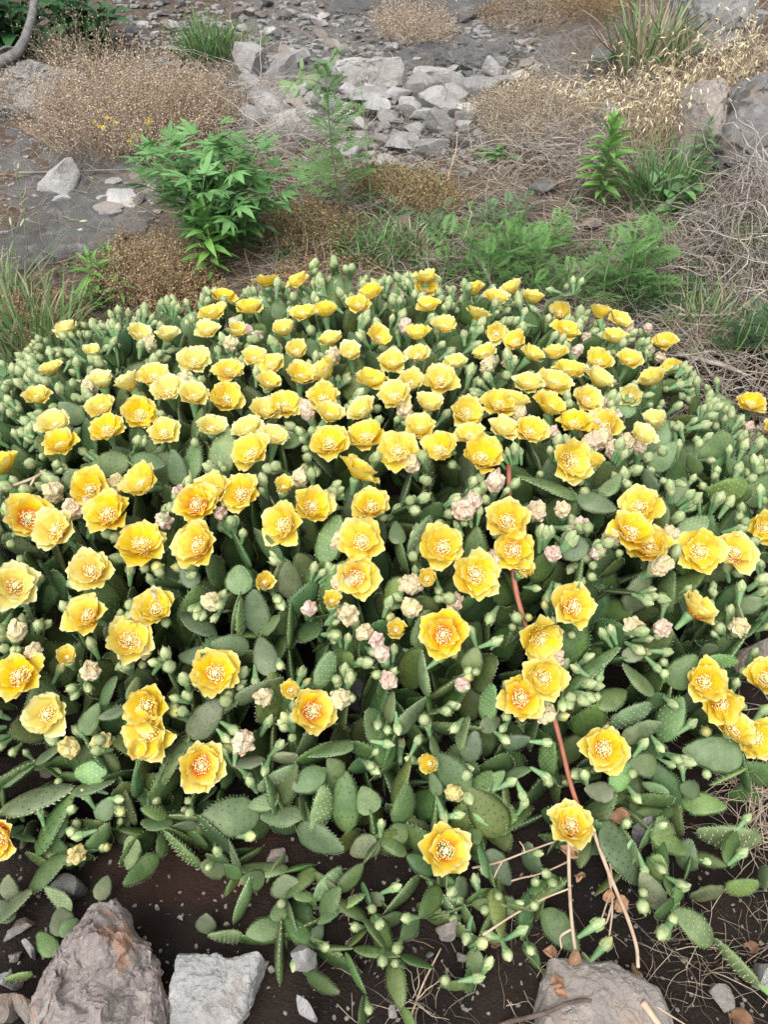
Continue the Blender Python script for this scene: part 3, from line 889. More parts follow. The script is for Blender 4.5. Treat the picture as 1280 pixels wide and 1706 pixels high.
def bud_mesh(name, seed):
    """z = 0 foot of the green tube, 1 = tip of the bud"""
    r = np.random.RandomState(seed)
    prof = [(0.055, 0.0), (0.085, 0.08), (0.10, 0.25), (0.13, 0.42), (0.15, 0.50), (0.135, 0.53), (0.18, 0.58), (0.208, 0.66), (0.20, 0.75), (0.15, 0.85), (0.075, 0.94), (0.0, 1.0)]
    prof = [(a * r.uniform(0.94, 1.06), z) for a, z in prof]
    na = 10
    V = []
    for a, z in prof:
        for k in range(na):
            q = k / na * 2 * math.pi
            rr = a * (1 + (0.10 * math.cos(5 * q + 6 * z) if z > 0.56 else 0.04 * math.cos(3 * q)))
            V.append((rr * math.cos(q), rr * math.sin(q), z))
    V = np.array(V)
    n = len(prof)
    idx = np.arange(n * na).reshape(n, na); n2 = np.roll(idx, -1, 1)
    Q = np.stack([idx[:-1], n2[:-1], n2[1:], idx[1:]], -1).reshape(-1, 4)
    mb = MB()
    mb.add(V[:6 * na], Q[:5 * na], None, 0)
    mb.add(V[5 * na:], Q[5 * na:] - 5 * na, None, 1)
    # overlapping outer scales of the bud and little leaves on the tube
    for k in range(7):
        q = k / 7 * 6.283 + r.uniform(-0.2, 0.2); z0 = r.uniform(0.53, 0.62); L = r.uniform(0.2, 0.34)
        d = np.array([math.cos(q), math.sin(q), 0]); s = np.array([-math.sin(q), math.cos(q), 0])
        b = d * 0.192 + np.array([0, 0, z0])
        pts = [b - s * 0.075, b + s * 0.075, b + d * 0.035 + np.array([0, 0, L * 0.55]) + s * 0.05, b + d * 0.035 + np.array([0, 0, L * 0.55]) - s * 0.05, b + d * r.uniform(-0.01, 0.06) + np.array([0, 0, L])]
        mb.add(np.array(pts), [(0, 1, 2, 3)], [(3, 2, 4)], 1)
    for k in range(7):
        q = k * 2.4; z0 = 0.1 + 0.06 * k
        d = np.array([math.cos(q), math.sin(q), 0]); s = np.array([-math.sin(q), math.cos(q), 0])
        b = d * (0.075 + 0.1 * z0) + np.array([0, 0, z0])
        mb.add(np.array([b - s * 0.02, b + s * 0.02, b + d * 0.045 + np.array([0, 0, 0.07])]), None, [(0, 1, 2)], 2)
    return mb.mesh(name, [M['ovary'], M['bud'], M['spike']])


BUDS = [bud_mesh('bud', 500 + i) for i in range(6)]


def petal_mesh(name, seed):
    """y = 0..1 from throat to tip, cupped upward in z, ruffled edge"""
    r = np.random.RandomState(seed)
    ny_, nx_ = 9, 8
    t = np.linspace(0, 1, ny_); u = np.linspace(-1, 1, nx_ + 1)
    wt = np.interp(t, [0, 0.15, 0.4, 0.65, 0.82, 0.93, 1.0], [0.09, 0.18, 0.35, 0.47, 0.51, 0.49, 0.38]) * r.uniform(0.94, 1.12)
    U, Tt = np.meshgrid(u, t)
    Wd = np.interp(Tt, t, wt)
    ph = r.uniform(0, 6, 3)
    edge = 0.028 * np.sin(7 * U + ph[0]) + 0.016 * np.sin(15 * U + ph[1])
    y = Tt * (1 - 0.17 * np.abs(U) ** 2.2) + edge * Tt ** 3 + 0.03 * np.exp(-(U / 0.16) ** 2) * Tt ** 6
    x = U * Wd
    z = r.uniform(0.20, 0.34) * (x / 0.45) ** 2 * (0.4 + 0.6 * Tt) + 0.16 * Tt * (1 - Tt) * -1 - r.uniform(-0.02, 0.16) * Tt ** 4
    z = z + 0.05 * np.sin(6 * U + ph[2]) * Tt ** 2.5 + 0.03 * np.sin(11 * U + ph[1]) * Tt ** 4
    V = np.stack([x, y, z], -1).reshape(-1, 3)
    idx = np.arange(V.shape[0]).reshape(ny_, nx_ + 1)
    Q = np.stack([idx[:-1, :-1], idx[:-1, 1:], idx[1:, 1:], idx[1:, :-1]], -1).reshape(-1, 4)
    return mesh_np(name, V, Q, None, [M['petal']], True)


PETALS = [petal_mesh('petal', 600 + i) for i in range(9)]


def stamen_mesh(name, seed):
    r = np.random.RandomState(seed)
    mb = MB()
    N = 105
    for i in range(N):
        q = i * 2.39996; rr = 0.30 * math.sqrt((i + 3) / N)
        d = np.array([math.cos(q), math.sin(q), 0])
        b = d * rr * 0.45
        tip = d * rr * r.uniform(0.9, 1.3) + np.array([0, 0, 0.36 - 0.14 * (rr / 0.3) ** 2 + r.uniform(-0.05, 0.05)])
        s = np.array([-d[1], d[0], 0]) * 0.008; v = np.array([0, 0, 0.0]) + d * 0.008
        mb.add(np.array([b - s, b + s, b + v, tip]), None, [(0, 1, 3), (1, 2, 3), (2, 0, 3)], 0)
        h = 0.022 * r.uniform(0.8, 1.3)
        mb.add(tip + h * np.array([(1, 0, 0), (-1, 0, 0), (0, 1, 0), (0, -1, 0), (0, 0, 0.9), (0, 0, -0.9)]), None, [(0, 2, 4), (2, 1, 4), (1, 3, 4), (3, 0, 4), (2, 0, 5), (1, 2, 5), (3, 1, 5), (0, 3, 5)], 1)
    # stigma
    V, Q, T = tube([(0, 0, 0), (0, 0, 0.3), (0, 0, 0.42)], [0.04, 0.04, 0.05], 6, 1)
    mb.add(V, Q, T, 0)
    for k in range(7):
        q = k / 7 * 6.283
        V, Q, T = tube([(0, 0, 0.40), (0.04 * math.cos(q), 0.04 * math.sin(q), 0.45), (0.075 * math.cos(q), 0.075 * math.sin(q), 0.44)], [0.022, 0.022, 0.01], 4, 1)
        mb.add(V, Q, T, 1)
    return mb.mesh(name, [M['stamen'], M['anther']], False)


STAMENS = [stamen_mesh('stamens', 700 + i) for i in range(3)]


def ovary_mesh(name, seed):
    """z = 0 on the pad, 1 under the petals"""
    r = np.random.RandomState(seed)
    mb = MB()
    prof = [(0.10, 0.0), (0.13, 0.15), (0.17, 0.45), (0.23, 0.75), (0.27, 0.93), (0.24, 1.0), (0.05, 1.02)]
    na = 9
    V = np.array([(a * math.cos(k / na * 6.283), a * math.sin(k / na * 6.283), z) for a, z in prof for k in range(na)])
    idx = np.arange(len(prof) * na).reshape(len(prof), na); n2 = np.roll(idx, -1, 1)
    mb.add(V, np.stack([idx[:-1], n2[:-1], n2[1:], idx[1:]], -1).reshape(-1, 4), None, 0)
    for k in range(9):
        q = k * 2.4; z0 = 0.2 + 0.085 * k
        d = np.array([math.cos(q), math.sin(q), 0]); s = np.array([-math.sin(q), math.cos(q), 0])
        b = d * (0.11 + 0.15 * z0) + np.array([0, 0, z0])
        mb.add(np.array([b - s * 0.03, b + s * 0.03, b + d * 0.06 + np.array([0, 0, 0.12])]), None, [(0, 1, 2)], 1)
    return mb.mesh(name, [M['ovary'], M['spike']])


OVARIES = [ovary_mesh('ovary', 800 + i) for i in range(3)]


def wilt_mesh(name, seed):
    """a spent bloom: crumpled, twisted ball of petals; z = 0..1"""
    r = np.random.RandomState(seed)
    nz, na = 18, 30
    z = np.linspace(0, 1, nz); q = np.arange(na) / na * 2 * math.pi
    Zg, Qg = np.meshgrid(z, q, indexing='ij')
    prof = np.interp(Zg, [0, 0.1, 0.35, 0.6, 0.85, 0.95, 1.0], [0.17, 0.27, 0.38, 0.40, 0.33, 0.2, 0.03])
    tw = r.uniform(2, 4) * r.choice([-1, 1])
    fold = 0.17 * np.abs(np.sin(2.5 * Qg + tw * Zg + r.uniform(0, 6))) + 0.10 * np.sin(7 * Qg - tw * Zg * 1.5)
    P = np.stack([prof * np.cos(Qg), prof * np.sin(Qg), Zg * 0.9], -1)
    n = fbm(P * 5 + seed, 4, seed, 0.6)
    rr = prof * (1 + fold * 0.9 + 0.28 * n)
    P = np.stack([rr * np.cos(Qg), rr * np.sin(Qg), Zg * 0.9 + 0.07 * n + 0.09 * np.sin(3 * Qg + seed) * Zg ** 3], -1).reshape(-1, 3)
    idx = np.arange(nz * na).reshape(nz, na); n2 = np.roll(idx, -1, 1)
    Q = np.stack([idx[:-1], n2[:-1], n2[1:], idx[1:]], -1).reshape(-1, 4)
    me = mesh_np(name, P, Q, None, [M['wilt']], True)
    me.set_sharp_from_angle(angle=math.radians(42))
    return me


WILTS = [wilt_mesh('petals', 900 + i) for i in range(5)]

# ================================================================== cactus plants
class Plant:
    def __init__(self, name, base, label):
        self.base = np.array(base, float)
        self.root = ob(name, None, T3(base), None, label, 'cactus')
        self.root.empty_display_size = 0.1
        self.pads = []; self.buds = []; self.low = []


def surf_normal(p):
    e = 0.04
    gx_ = (canopy(p[0] + e, p[1]) - canopy(p[0] - e, p[1])) / (2 * e)
    gy_ = (canopy(p[0], p[1] + e) - canopy(p[0], p[1] - e)) / (2 * e)
    return nrm(np.array([-float(gx_), -float(gy_), 1.0]))


def pad_matrix(b, t, W, n):
    """b foot, t tip, W width, n rough direction the flat side looks to"""
    yv = np.asarray(t) - np.asarray(b); L = np.linalg.norm(yv); y = yv / L
    x = nrm(np.cross(y, n)); z = np.cross(x, y)
    return np.stack([x, y, z], 1), L


def add_pad(pl, b, t, W, n, kind='pad', prio=1.0):
    pl.pads.append((np.array(b, float), np.array(t, float), W, nrm(n), kind, prio))
    return len(pl.pads) - 1


def clear_of_blooms(b, t):
    FC = np.array(FLOWER_C)
    for p in (b * 0.5 + t * 0.5, b * 0.2 + t * 0.8, t):
        v = nrm(CAM - p)
        d = FC - p; along = d @ v; off = np.linalg.norm(d - along[:, None] * v, axis=1)
        if np.any((off < 0.028) & (along < 0.012) & (along > -0.12)): return False
    return True


def flush_pads(pl):
    pl.pads = [q for q in pl.pads if q[5] >= 3 or clear_of_blooms(q[0], q[1])]
    pl.low = [q for q in pl.low if clear_of_blooms(q[0], q[1])]
    ps = sorted(pl.pads, key=lambda q: -q[5])
    for (b, t, W, n, kind, pr) in ps[:300]:
        B, L = pad_matrix(b, t, W, n)
        ob('pad', rnd.choice(PADS[kind]), mat4(B, b - pl.base, (W, L, L)), pl.root, color=(rnd.random(), rnd.random(), 0))
    rest = [(b, t, W, n) for (b, t, W, n, k, p) in ps[300:]] + pl.low
    if rest:
        mb = MB()
        for (b, t, W, n) in rest:
            B, L = pad_matrix(b, t, W, n)
            V, Q, T, tm = rnd.choice(PAD_LOW)
            tv = rnd.uniform(0.7, 1.35); mb.add((V * np.array([W, L, L])) @ B.T + (b - pl.base), Q, T, 0, (tv * rnd.uniform(0.85, 1.3), tv, tv * rnd.uniform(0.8, 1.1)))
            mb.tm[-1] = np.array(tm)
        ob('lower_pads', mb.mesh('lower_pads', [M['pad'], M['areole_dark'], M['areole_pale']]), None, pl.root, kind='stuff')


def add_bud(pl, p, axis, size, yel=0.0, prio=1.0):
    pl.buds.append((np.array(p, float), nrm(axis), size, yel, prio))


def flush_buds(pl):
    FC = np.array(FLOWER_C)
    keep = [q for q in pl.buds if np.min(np.linalg.norm(FC - (q[0] + q[1] * q[2] * 0.7), axis=1)) > 0.036 and np.min(np.linalg.norm(FC - (q[0] + q[1] * q[2] * 0.7 + nrm(q[0] - CAM) * 0.03), axis=1)) > 0.03]
    bs = sorted(keep, key=lambda q: -q[4])
    for (p, ax, s, yel, pr) in bs[:300]:
        B = frame(ax)
        ob('bud', rnd.choice(BUDS), mat4(B, p - pl.base, (s * 0.88, s * 0.88, s)), pl.root, color=(yel, rnd.random(), 0))
    if len(bs) > 300:
        mb = MB()
        for (p, ax, s, yel, pr) in bs[300:]:
            me = rnd.choice(BUDS); V = np.zeros(len(me.vertices) * 3); me.vertices.foreach_get('co', V)
            V = V.reshape(-1, 3) * np.array([s * 0.88, s * 0.88, s]) @ frame(ax).T + p - pl.base
            mi = np.zeros(len(me.polygons), int); me.polygons.foreach_get('material_index', mi)
            Q = [q.vertices[:] for q in me.polygons if len(q.vertices) == 4]; T = [q.vertices[:] for q in me.polygons if len(q.vertices) == 3]
            qm = [m for m, q in zip(mi, me.polygons) if len(q.vertices) == 4]; tm = [m for m, q in zip(mi, me.polygons) if len(q.vertices) == 3]
            mb.add(V, Q, T); mb.qm[-1] = np.array(qm); mb.tm[-1] = np.array(tm)
        ob('distant_buds', mb.mesh('distant_buds', [M['ovary'], M['bud_far'], M['spike']]), None, pl.root, kind='stuff')


M['bud_far'] = simple_mat('bud_far', (0.25, 0.35, 0.15), (0.43, 0.46, 0.25), 90, 0.55, 0)
OV_L = 0.036
FLOWER_C = []


def add_flower(pl, c, axis, rad, throat, pale, openness=1.0, foot=None, npet=10):
    """an open bloom: c = throat, axis = where it looks, rad = petal length"""
    axis = nrm(axis)
    FLOWER_C.append(c + axis * rad * 0.35)
    f = ob('flower', None, mat4(frame(axis), c - pl.base, (rad, rad, rad)), pl.root)
    f.empty_display_size = 0.02
    n_in = npet // 2; n_out = npet - n_in
    off = rnd.uniform(0, 6.28)
    col = (throat, pale, rnd.random())
    for k in range(npet):
        outer = k >= n_in
        n = n_out if outer else n_in
        a = off + (k % 100 if not outer else k - n_in) / n * 6.283 + (math.pi / n if outer else 0) + rnd.uniform(-0.17, 0.17)
        el = (math.radians(31) if outer else math.radians(50)) + rnd.uniform(-0.13, 0.13)
        if openness < 1: el = math.radians(78) - (math.radians(78) - el) * openness
        s = rnd.uniform(0.88, 1.08) * (1.0 if outer else 0.94)
        Mx = Matrix.Rotation(a, 4, 'Z') @ Matrix.Translation((0, 0.10, 0)) @ Matrix.Rotation(el, 4, 'X') @ Matrix.Rotation(rnd.uniform(-0.18, 0.18), 4, 'Y') @ Matrix.Diagonal((s * rnd.uniform(0.92, 1.15), s, s, 1))
        ob('petal', rnd.choice(PETALS), Mx, f, color=(min(1, max(0, throat + rnd.uniform(-0.1, 0.1))), min(1, max(0, pale + rnd.uniform(-0.15, 0.2) + (0.12 if outer else 0))), rnd.random()))
    ob('stamens', rnd.choice(STAMENS), Matrix.Diagonal((1.3, 1.3, 0.95, 1)), f)
    foot = c - axis * OV_L if foot is None else foot
    d = c - foot; L = np.linalg.norm(d)
    inv = np.array(f.matrix_basis.inverted())
    B = frame(d)
    Mw = np.array(mat4(B, foot - pl.base, (0.034, 0.034, L * 0.94)))
    ob('ovary', rnd.choice(OVARIES), Matrix((inv @ Mw).tolist()), f)
    return f


def add_wilt(pl, c, axis, size, pink, yel=0.0):
    axis = nrm(axis)
    f = ob('wilted_flower', None, mat4(frame(axis), c - pl.base, (size, size, size)), pl.root)
    f.empty_display_size = 0.02
    ob('withered_petals', rnd.choice(WILTS), Matrix.Translation((0, 0, -0.45)) @ Matrix.Diagonal((rnd.uniform(0.78, 1.0), rnd.uniform(0.78, 1.0), rnd.uniform(1.0, 1.4), 1)), f, color=(pink, yel, 0))
    ob('ovary', rnd.choice(OVARIES), Matrix.Translation((0, 0, -0.45 - OV_L / size * 0.9)) @ Matrix.Diagonal((0.034 / size, 0.034 / size, OV_L / size, 1)), f)


main = Plant('prickly_pear_cactus', (0, 1.1, float(ground0(0, 1.1))), 'huge sprawling prickly pear clump covered in yellow flowers')
right = Plant('prickly_pear_cactus', (*hit(1290, 900)[:2], float(ground0(*hit(1290, 900)[:2]))), 'smaller budding prickly pear beside the brown stone, apart from the huge clump')
frontl = Plant('prickly_pear_cactus', (*hit(60, 1520)[:2], float(ground0(*hit(60, 1520)[:2]))), 'low trailing prickly pear pads creeping beside the rusty streaked boulder')
frontr = Plant('prickly_pear_cactus', (*hit(1265, 1560)[:2], float(ground0(*hit(1265, 1560)[:2]))), 'creeping chain of narrow pads lying over dead straw')
hits_used = []

FLOWERS = [(445, 477), (372, 502), (417, 522), (357, 530), (500, 475), (620, 497), (600, 515), (542, 527), (507, 530), (477, 557), (627, 568), (115, 557), (65, 592), (232, 565), (347, 557), (325, 607), (425, 605), (455, 615), (382, 625), (377, 670), (282, 660), (260, 635), (500, 635), (547, 628), (542, 670), (475, 682), (617, 642), (660, 668), (182, 722), (235, 695), (105, 748), (97, 717), (425, 762), (550, 745), (612, 737), (592, 795), (245, 812), (155, 820), (407, 828), (360, 825), (330, 845), (620, 850), (517, 847), (477, 877), (185, 862), (100, 888), (47, 867), (7, 787), (338, 912),
           (710, 470), (707, 484), (715, 517), (697, 565), (740, 552), (825, 505), (792, 490), (855, 490), (887, 505), (795, 532), (932, 525), (940, 557), (1000, 530), (1030, 540), (1107, 575), (1122, 617), (1090, 640), (1047, 607), (1022, 570), (997, 610), (927, 597), (860, 575), (882, 597), (810, 597), (920, 645), (947, 627), (912, 687), (957, 712), (1010, 715), (735, 640), (830, 680), (855, 680), (775, 692), (880, 725), (665, 757), (735, 755), (800, 770), (945, 770), (1067, 850), (1047, 892), (845, 872), (655, 612),
           (238, 915), (155, 955), (25, 982), (152, 1030), (262, 1020), (215, 1070), (360, 1125), (517, 1187), (38, 1130), (83, 1190), (250, 1175), (255, 1215), (335, 1275), (605, 905), (592, 962), (8, 1390), (737, 915), (790, 960), (855, 918), (1085, 922), (1162, 920), (1218, 925), (950, 1013), (893, 1060), (1152, 1022), (865, 1163), (902, 1130), (740, 1057), (1170, 1137), (1200, 1170), (1215, 1222), (1255, 1228), (1003, 1248), (950, 1381), (738, 1418)]
_er = random.Random(5)
EXTRA = []
for _k in range(900):
    _x, _y = _er.uniform(60, 1110), _er.uniform(520, 740)
    if _y < 520 + abs(_x - 600) * 0.12: continue
    if min((_x - a) ** 2 + ((_y - b) * 1.3) ** 2 for a, b in FLOWERS) < 38 ** 2 or len(EXTRA) >= 34: continue
    EXTRA.append((_x, _y)); FLOWERS.append((_x, _y))
RIGHT_FLOWERS = [(1250, 678), (1270, 880), (1276, 1135), (1290, 720)]
THROAT = {(517, 1187): 1.0, (335, 1275): 1.0, (1152, 1022): 1.0, (865, 1163): 0.8, (740, 1057): 1.0, (738, 1418): 0.8, (950, 1381): 0.65, (855, 918): 0.7, (8, 1390): 1.0, (950, 1013): 0.6, (360, 1125): 0.45, (592, 962): 0.8, (47, 867): 0.9, (330, 845): 0.9}
PALE = {(282, 660): 0.95, (232, 565): 0.95, (347, 557): 0.95, (325, 607): 0.75, (115, 557): 0.8, (25, 982): 0.8, (100, 888): 0.7, (97, 717): 0.75, (83, 1190): 0.7, (155, 955): 0.55, (425, 605): 0.55, (660, 668): 0.5}
HALF = [(472, 812), (990, 770), (441, 970), (485, 1150), (553, 1002), (112, 1095), (712, 965), (660, 1050), (717, 1272), (873, 950), (230, 1250)]
WILT = [(385, 577, 0), (310, 637, 0), (555, 597, .3), (450, 672, .8), (512, 687, .7), (390, 540, .8), (412, 553, .9), (428, 562, .9), (122, 850, .5), (155, 838, .4), (197, 807, 0), (90, 825, .2), (367, 855, .9), (545, 838, .1), (150, 645, .2), (250, 575, 0), (300, 827, 1), (275, 870, 1), (500, 797, .2),
        (665, 495, 1), (677, 547, .9), (812, 612, .1), (850, 603, .2), (962, 585, .8), (980, 567, .9), (1080, 547, .9), (1045, 555, .6), (1080, 585, .7), (1100, 597, .6), (1007, 677, 1), (1022, 695, .8), (985, 742, .6), (1002, 735, .3), (1042, 737, .2), (1025, 752, .6), (1065, 742, .6), (920, 722, .9), (860, 692, .2), (825, 807, .7), (792, 837, .9), (770, 850, .7), (895, 855, .3), (937, 850, .3), (967, 875, 1), (687, 775, .3), (675, 685, .3), (985, 707, .4), (1142, 640, .2),
        (260, 995, .2), (352, 1005, 0), (515, 1015, 1), (582, 1022, .2), (27, 1055, .1), (57, 1087, .3), (152, 1120, .2), (238, 1085, .3), (440, 1160, .2), (565, 1162, .1), (117, 1247, 0), (170, 1237, 0), (405, 1237, .5), (570, 970, .3), (605, 1055, .1), (627, 1065, 1), (637, 1090, .9), (565, 905, .2),
        (685, 975, .3), (757, 1005, .8), (685, 1015, 0), (922, 925, 1), (993, 920, 1), (822, 935, .5), (1017, 897, .2), (1097, 945, .2), (1113, 893, .2), (924, 1098, .7), (1104, 1047, .8), (1055, 1045, .1), (648, 1134, .9), (771, 1140, 1), (909, 1190, .1), (755, 1321, 0), (128, 1425, 0)]
RIGHT_WILT = [(1247, 712, .8), (1279, 715, .8), (1230, 1045, 0)]

# joints read off the photograph: foot x, y, tip x, y, apparent width, kind (y young, o old)
P_MAIN = [(137, 1224, 165, 1172, 28, ''), (213, 1180, 162, 1198, 24, 'o'), (168, 1172, 193, 1128, 28, ''), (219, 1170, 227, 1126, 18, ''), (178, 1288, 121, 1288, 42, 'y'), (0, 1306, 60, 1268, 17, ''), (60, 1270, 115, 1236, 15, ''), (5, 1347, 121, 1319, 26, ''), (121, 1319, 193, 1306, 22, ''), (88, 1399, 100, 1340, 36, 'y'), (165, 1368, 186, 1329, 32, ''), (150, 1420, 178, 1373, 28, ''), (224, 1394, 214, 1448, 30, 'y'), (332, 1447, 274, 1386, 34, 'y'),
          (285, 1376, 237, 1368, 22, ''), (332, 1376, 285, 1376, 14, ''), (331, 1362, 280, 1360, 12, ''), (280, 1362, 235, 1345, 16, 'y'), (431, 1358, 331, 1363, 65, ''), (315, 1229, 373, 1166, 50, ''), (285, 1268, 322, 1238, 30, ''), (390, 1168, 475, 1131, 22, ''), (532, 1149, 553, 1085, 32, 'y'), (440, 1271, 381, 1268, 18, 'o'), (498, 1260, 443, 1265, 14, 'o'), (591, 1242, 501, 1257, 20, ''), (492, 1275, 429, 1322, 32, 'y'), (542, 1283, 488, 1316, 42, 'y'), (465, 1329, 413, 1345, 26, 'y'), (506, 1358, 434, 1360, 33, ''), (535, 1383, 537, 1312, 22, 'y'), (496, 1383, 578, 1412, 42, ''), (571, 1291, 547, 1265, 28, ''), (622, 1355, 602, 1311, 42, 'y'), (630, 1400, 585, 1425, 40, 'o'), (382, 1445, 333, 1440, 38, ''), (480, 1449, 397, 1448, 16, ''), (397, 1452, 382, 1396, 14, 'y'), (480, 1497, 475, 1456, 52, ''),
          (463, 1535, 466, 1498, 28, 'y'), (471, 1543, 410, 1556, 30, 'y'), (405, 1561, 345, 1562, 24, 'y'), (394, 1548, 421, 1463, 11, ''), (343, 1555, 343, 1521, 34, 'o'), (524, 1500, 572, 1447, 24, 'y'), (535, 1532, 564, 1476, 30, ''), (519, 1572, 537, 1540, 24, ''), (514, 1567, 569, 1596, 20, 'y'), (562, 1514, 607, 1492, 18, 'y'), (527, 1538, 567, 1514, 12, 'y'), (524, 1492, 490, 1495, 12, 'y'),
          (700, 1459, 641, 1529, 20, ''), (640, 1504, 613, 1490, 22, 'o'), (768, 1540, 712, 1465, 16, ''), (785, 1557, 774, 1504, 17, ''), (774, 1504, 765, 1462, 15, ''), (793, 1580, 790, 1639, 28, ''), (785, 1557, 795, 1585, 20, ''), (778, 1645, 735, 1638, 10, ''), (862, 1510, 819, 1507, 30, ''), (864, 1510, 945, 1459, 34, 'y'), (810, 1417, 852, 1476, 36, ''), (889, 1459, 883, 1408, 36, ''), (807, 1481, 821, 1512, 24, ''), (813, 1560, 852, 1560, 12, ''),
          (906, 1516, 965, 1587, 46, ''), (996, 1626, 968, 1587, 16, 'y'), (1001, 1377, 1066, 1480, 44, ''), (1062, 1445, 1035, 1375, 14, ''), (1105, 1516, 1069, 1454, 36, 'o'), (1105, 1427, 1105, 1362, 38, ''), (1137, 1451, 1152, 1400, 40, ''), (1090, 1470, 1100, 1425, 40, 'y'), (1238, 1258, 1138, 1255, 58, 'y'), (1247, 1276, 1182, 1305, 16, 'y'), (1138, 1335, 1212, 1341, 38, 'y'), (1165, 1320, 1130, 1308, 30, ''), (1117, 1326, 1069, 1308, 26, 'y'), (1022, 1317, 1051, 1267, 30, 'y'), (1099, 1234, 1135, 1160, 34, 'y'), (1022, 1213, 1083, 1172, 36, 'y'), (1034, 1237, 1102, 1201, 34, 'o'), (1090, 1157, 1034, 1109, 22, ''), (1037, 1095, 1081, 1083, 27, 'o'), (995, 1178, 1045, 1148, 30, ''), (947, 1151, 1030, 1074, 12, ''), (1120, 1145, 1158, 1089, 48, ''), (1173, 1100, 1232, 1106, 25, 'y'), (1185, 1095, 1179, 1071, 28, ''), (1025, 1323, 974, 1314, 34, 'o'), (1096, 1279, 1051, 1267, 40, ''), (906, 1288, 921, 1234, 34, 'y'),
          (702, 1083, 712, 1014, 40, ''), (711, 1161, 699, 1083, 39, ''), (657, 1225, 712, 1163, 36, ''), (646, 1205, 654, 1153, 22, ''), (670, 1371, 675, 1308, 26, ''), (677, 1377, 641, 1411, 36, ''), (784, 1334, 867, 1370, 58, 'y'), (783, 1336, 819, 1282, 34, 'y'), (806, 1316, 841, 1285, 26, 'y'), (840, 1295, 884, 1279, 12, ''), (728, 1261, 719, 1223, 17, ''), (731, 1326, 719, 1285, 22, ''), (744, 1372, 729, 1323, 17, ''), (762, 1246, 780, 1194, 29, 'y'), (806, 1202, 822, 1140, 32, 'y'), (801, 1215, 835, 1197, 28, ''), (778, 1269, 796, 1220, 36, ''), (837, 1241, 884, 1230, 28, ''), (780, 1122, 796, 1078, 34, ''), (640, 1240, 610, 1180, 40, ''),
          (962, 829, 863, 791, 38, ''), (962, 827, 1027, 853, 34, ''), (1090, 758, 1096, 686, 52, 'y'), (1090, 784, 1126, 735, 36, 'y'), (1093, 822, 1073, 781, 28, ''), (1004, 827, 1034, 791, 26, 'y'), (1139, 896, 1178, 857, 42, 'y'), (1119, 843, 1142, 794, 34, ''), (1103, 883, 1100, 827, 28, ''), (968, 932, 942, 886, 48, ''), (1037, 696, 1044, 656, 40, 'y'),
          (215, 770, 144, 781, 42, ''), (217, 765, 276, 778, 40, ''), (364, 797, 377, 709, 46, 'y'), (315, 804, 328, 735, 32, ''), (325, 732, 330, 680, 20, ''), (338, 738, 364, 694, 28, ''), (300, 811, 289, 748, 22, ''), (289, 755, 289, 692, 18, ''), (115, 815, 135, 783, 36, ''), (138, 702, 95, 673, 34, 'y'), (223, 679, 243, 656, 30, 'y'), (399, 991, 399, 940, 46, 'y'), (325, 978, 302, 938, 30, ''), (354, 1060, 305, 1017, 30, ''), (403, 1057, 397, 998, 14, 'y'), (537, 939, 563, 857, 42, 'y'), (486, 997, 481, 934, 42, ''), (540, 981, 577, 934, 36, 'y'), (470, 936, 420, 883, 26, ''), (683, 926, 720, 860, 30, 'y'), (664, 907, 659, 870, 28, ''), (468, 742, 518, 724, 18, ''), (643, 1000, 672, 965, 30, 'y'), (355, 1090, 295, 1092, 40, ''), (415, 1080, 352, 1072, 34, ''), (430, 1055, 420, 982, 32, ''), (437, 1050, 470, 1030, 24, ''), (450, 1125, 435, 1060, 42, ''), (590, 595, 585, 555, 26, ''), (525, 595, 515, 562, 26, ''), (310, 560, 325, 520, 30, 'y'), (470, 530, 455, 505, 30, ''), (556, 515, 562, 452, 30, ''), (532, 505, 526, 452, 24, ''), (575, 500, 576, 455, 20, ''), (905, 520, 936, 494, 14, ''), (936, 494, 966, 480, 12, ''), (655, 520, 660, 478, 24, '')]
P_RIGHT = [(1204, 722, 1195, 656, 40, 'y'), (1221, 732, 1162, 761, 40, ''), (1247, 817, 1178, 817, 46, 'y'), (1244, 840, 1277, 794, 40, 'y'), (1273, 784, 1275, 752, 30, ''), (1162, 791, 1152, 755, 24, ''), (1221, 1017, 1273, 998, 30, 'y'), (1204, 722, 1240, 690, 16, ''), (1235, 800, 1215, 760, 26, ''), (1290, 900, 1270, 840, 36, ''), (1300, 1000, 1262, 960, 30, ''), (1240, 1060, 1225, 1000, 20, '')]
P_FL = [(52, 1481, 111, 1422, 32, ''), (17, 1500, 13, 1457, 30, 'o'), (-10, 1535, 52, 1481, 24, ''), (165, 1500, 178, 1458, 28, 'o'), (120, 1513, 70, 1483, 24, 'y'), (110, 1557, 95, 1513, 40, 'o'), (92, 1590, 60, 1555, 30, 'y'), (50, 1620, 5, 1640, 22, 'y'), (20, 1535, -5, 1500, 30, 'o'), (100, 1560, 130, 1530, 22, 'y')]
P_FR = [(1268, 1403, 1164, 1389, 38, 'y'), (1189, 1564, 1120, 1519, 34, 'y'), (1265, 1644, 1189, 1567, 27, 'y'), (1209, 1487, 1265, 1472, 26, 'y'), (1200, 1490, 1152, 1484, 24, 'o'), (1264, 1475, 1283, 1448, 26, ''), (1300, 1655, 1262, 1640, 20, 'y')]


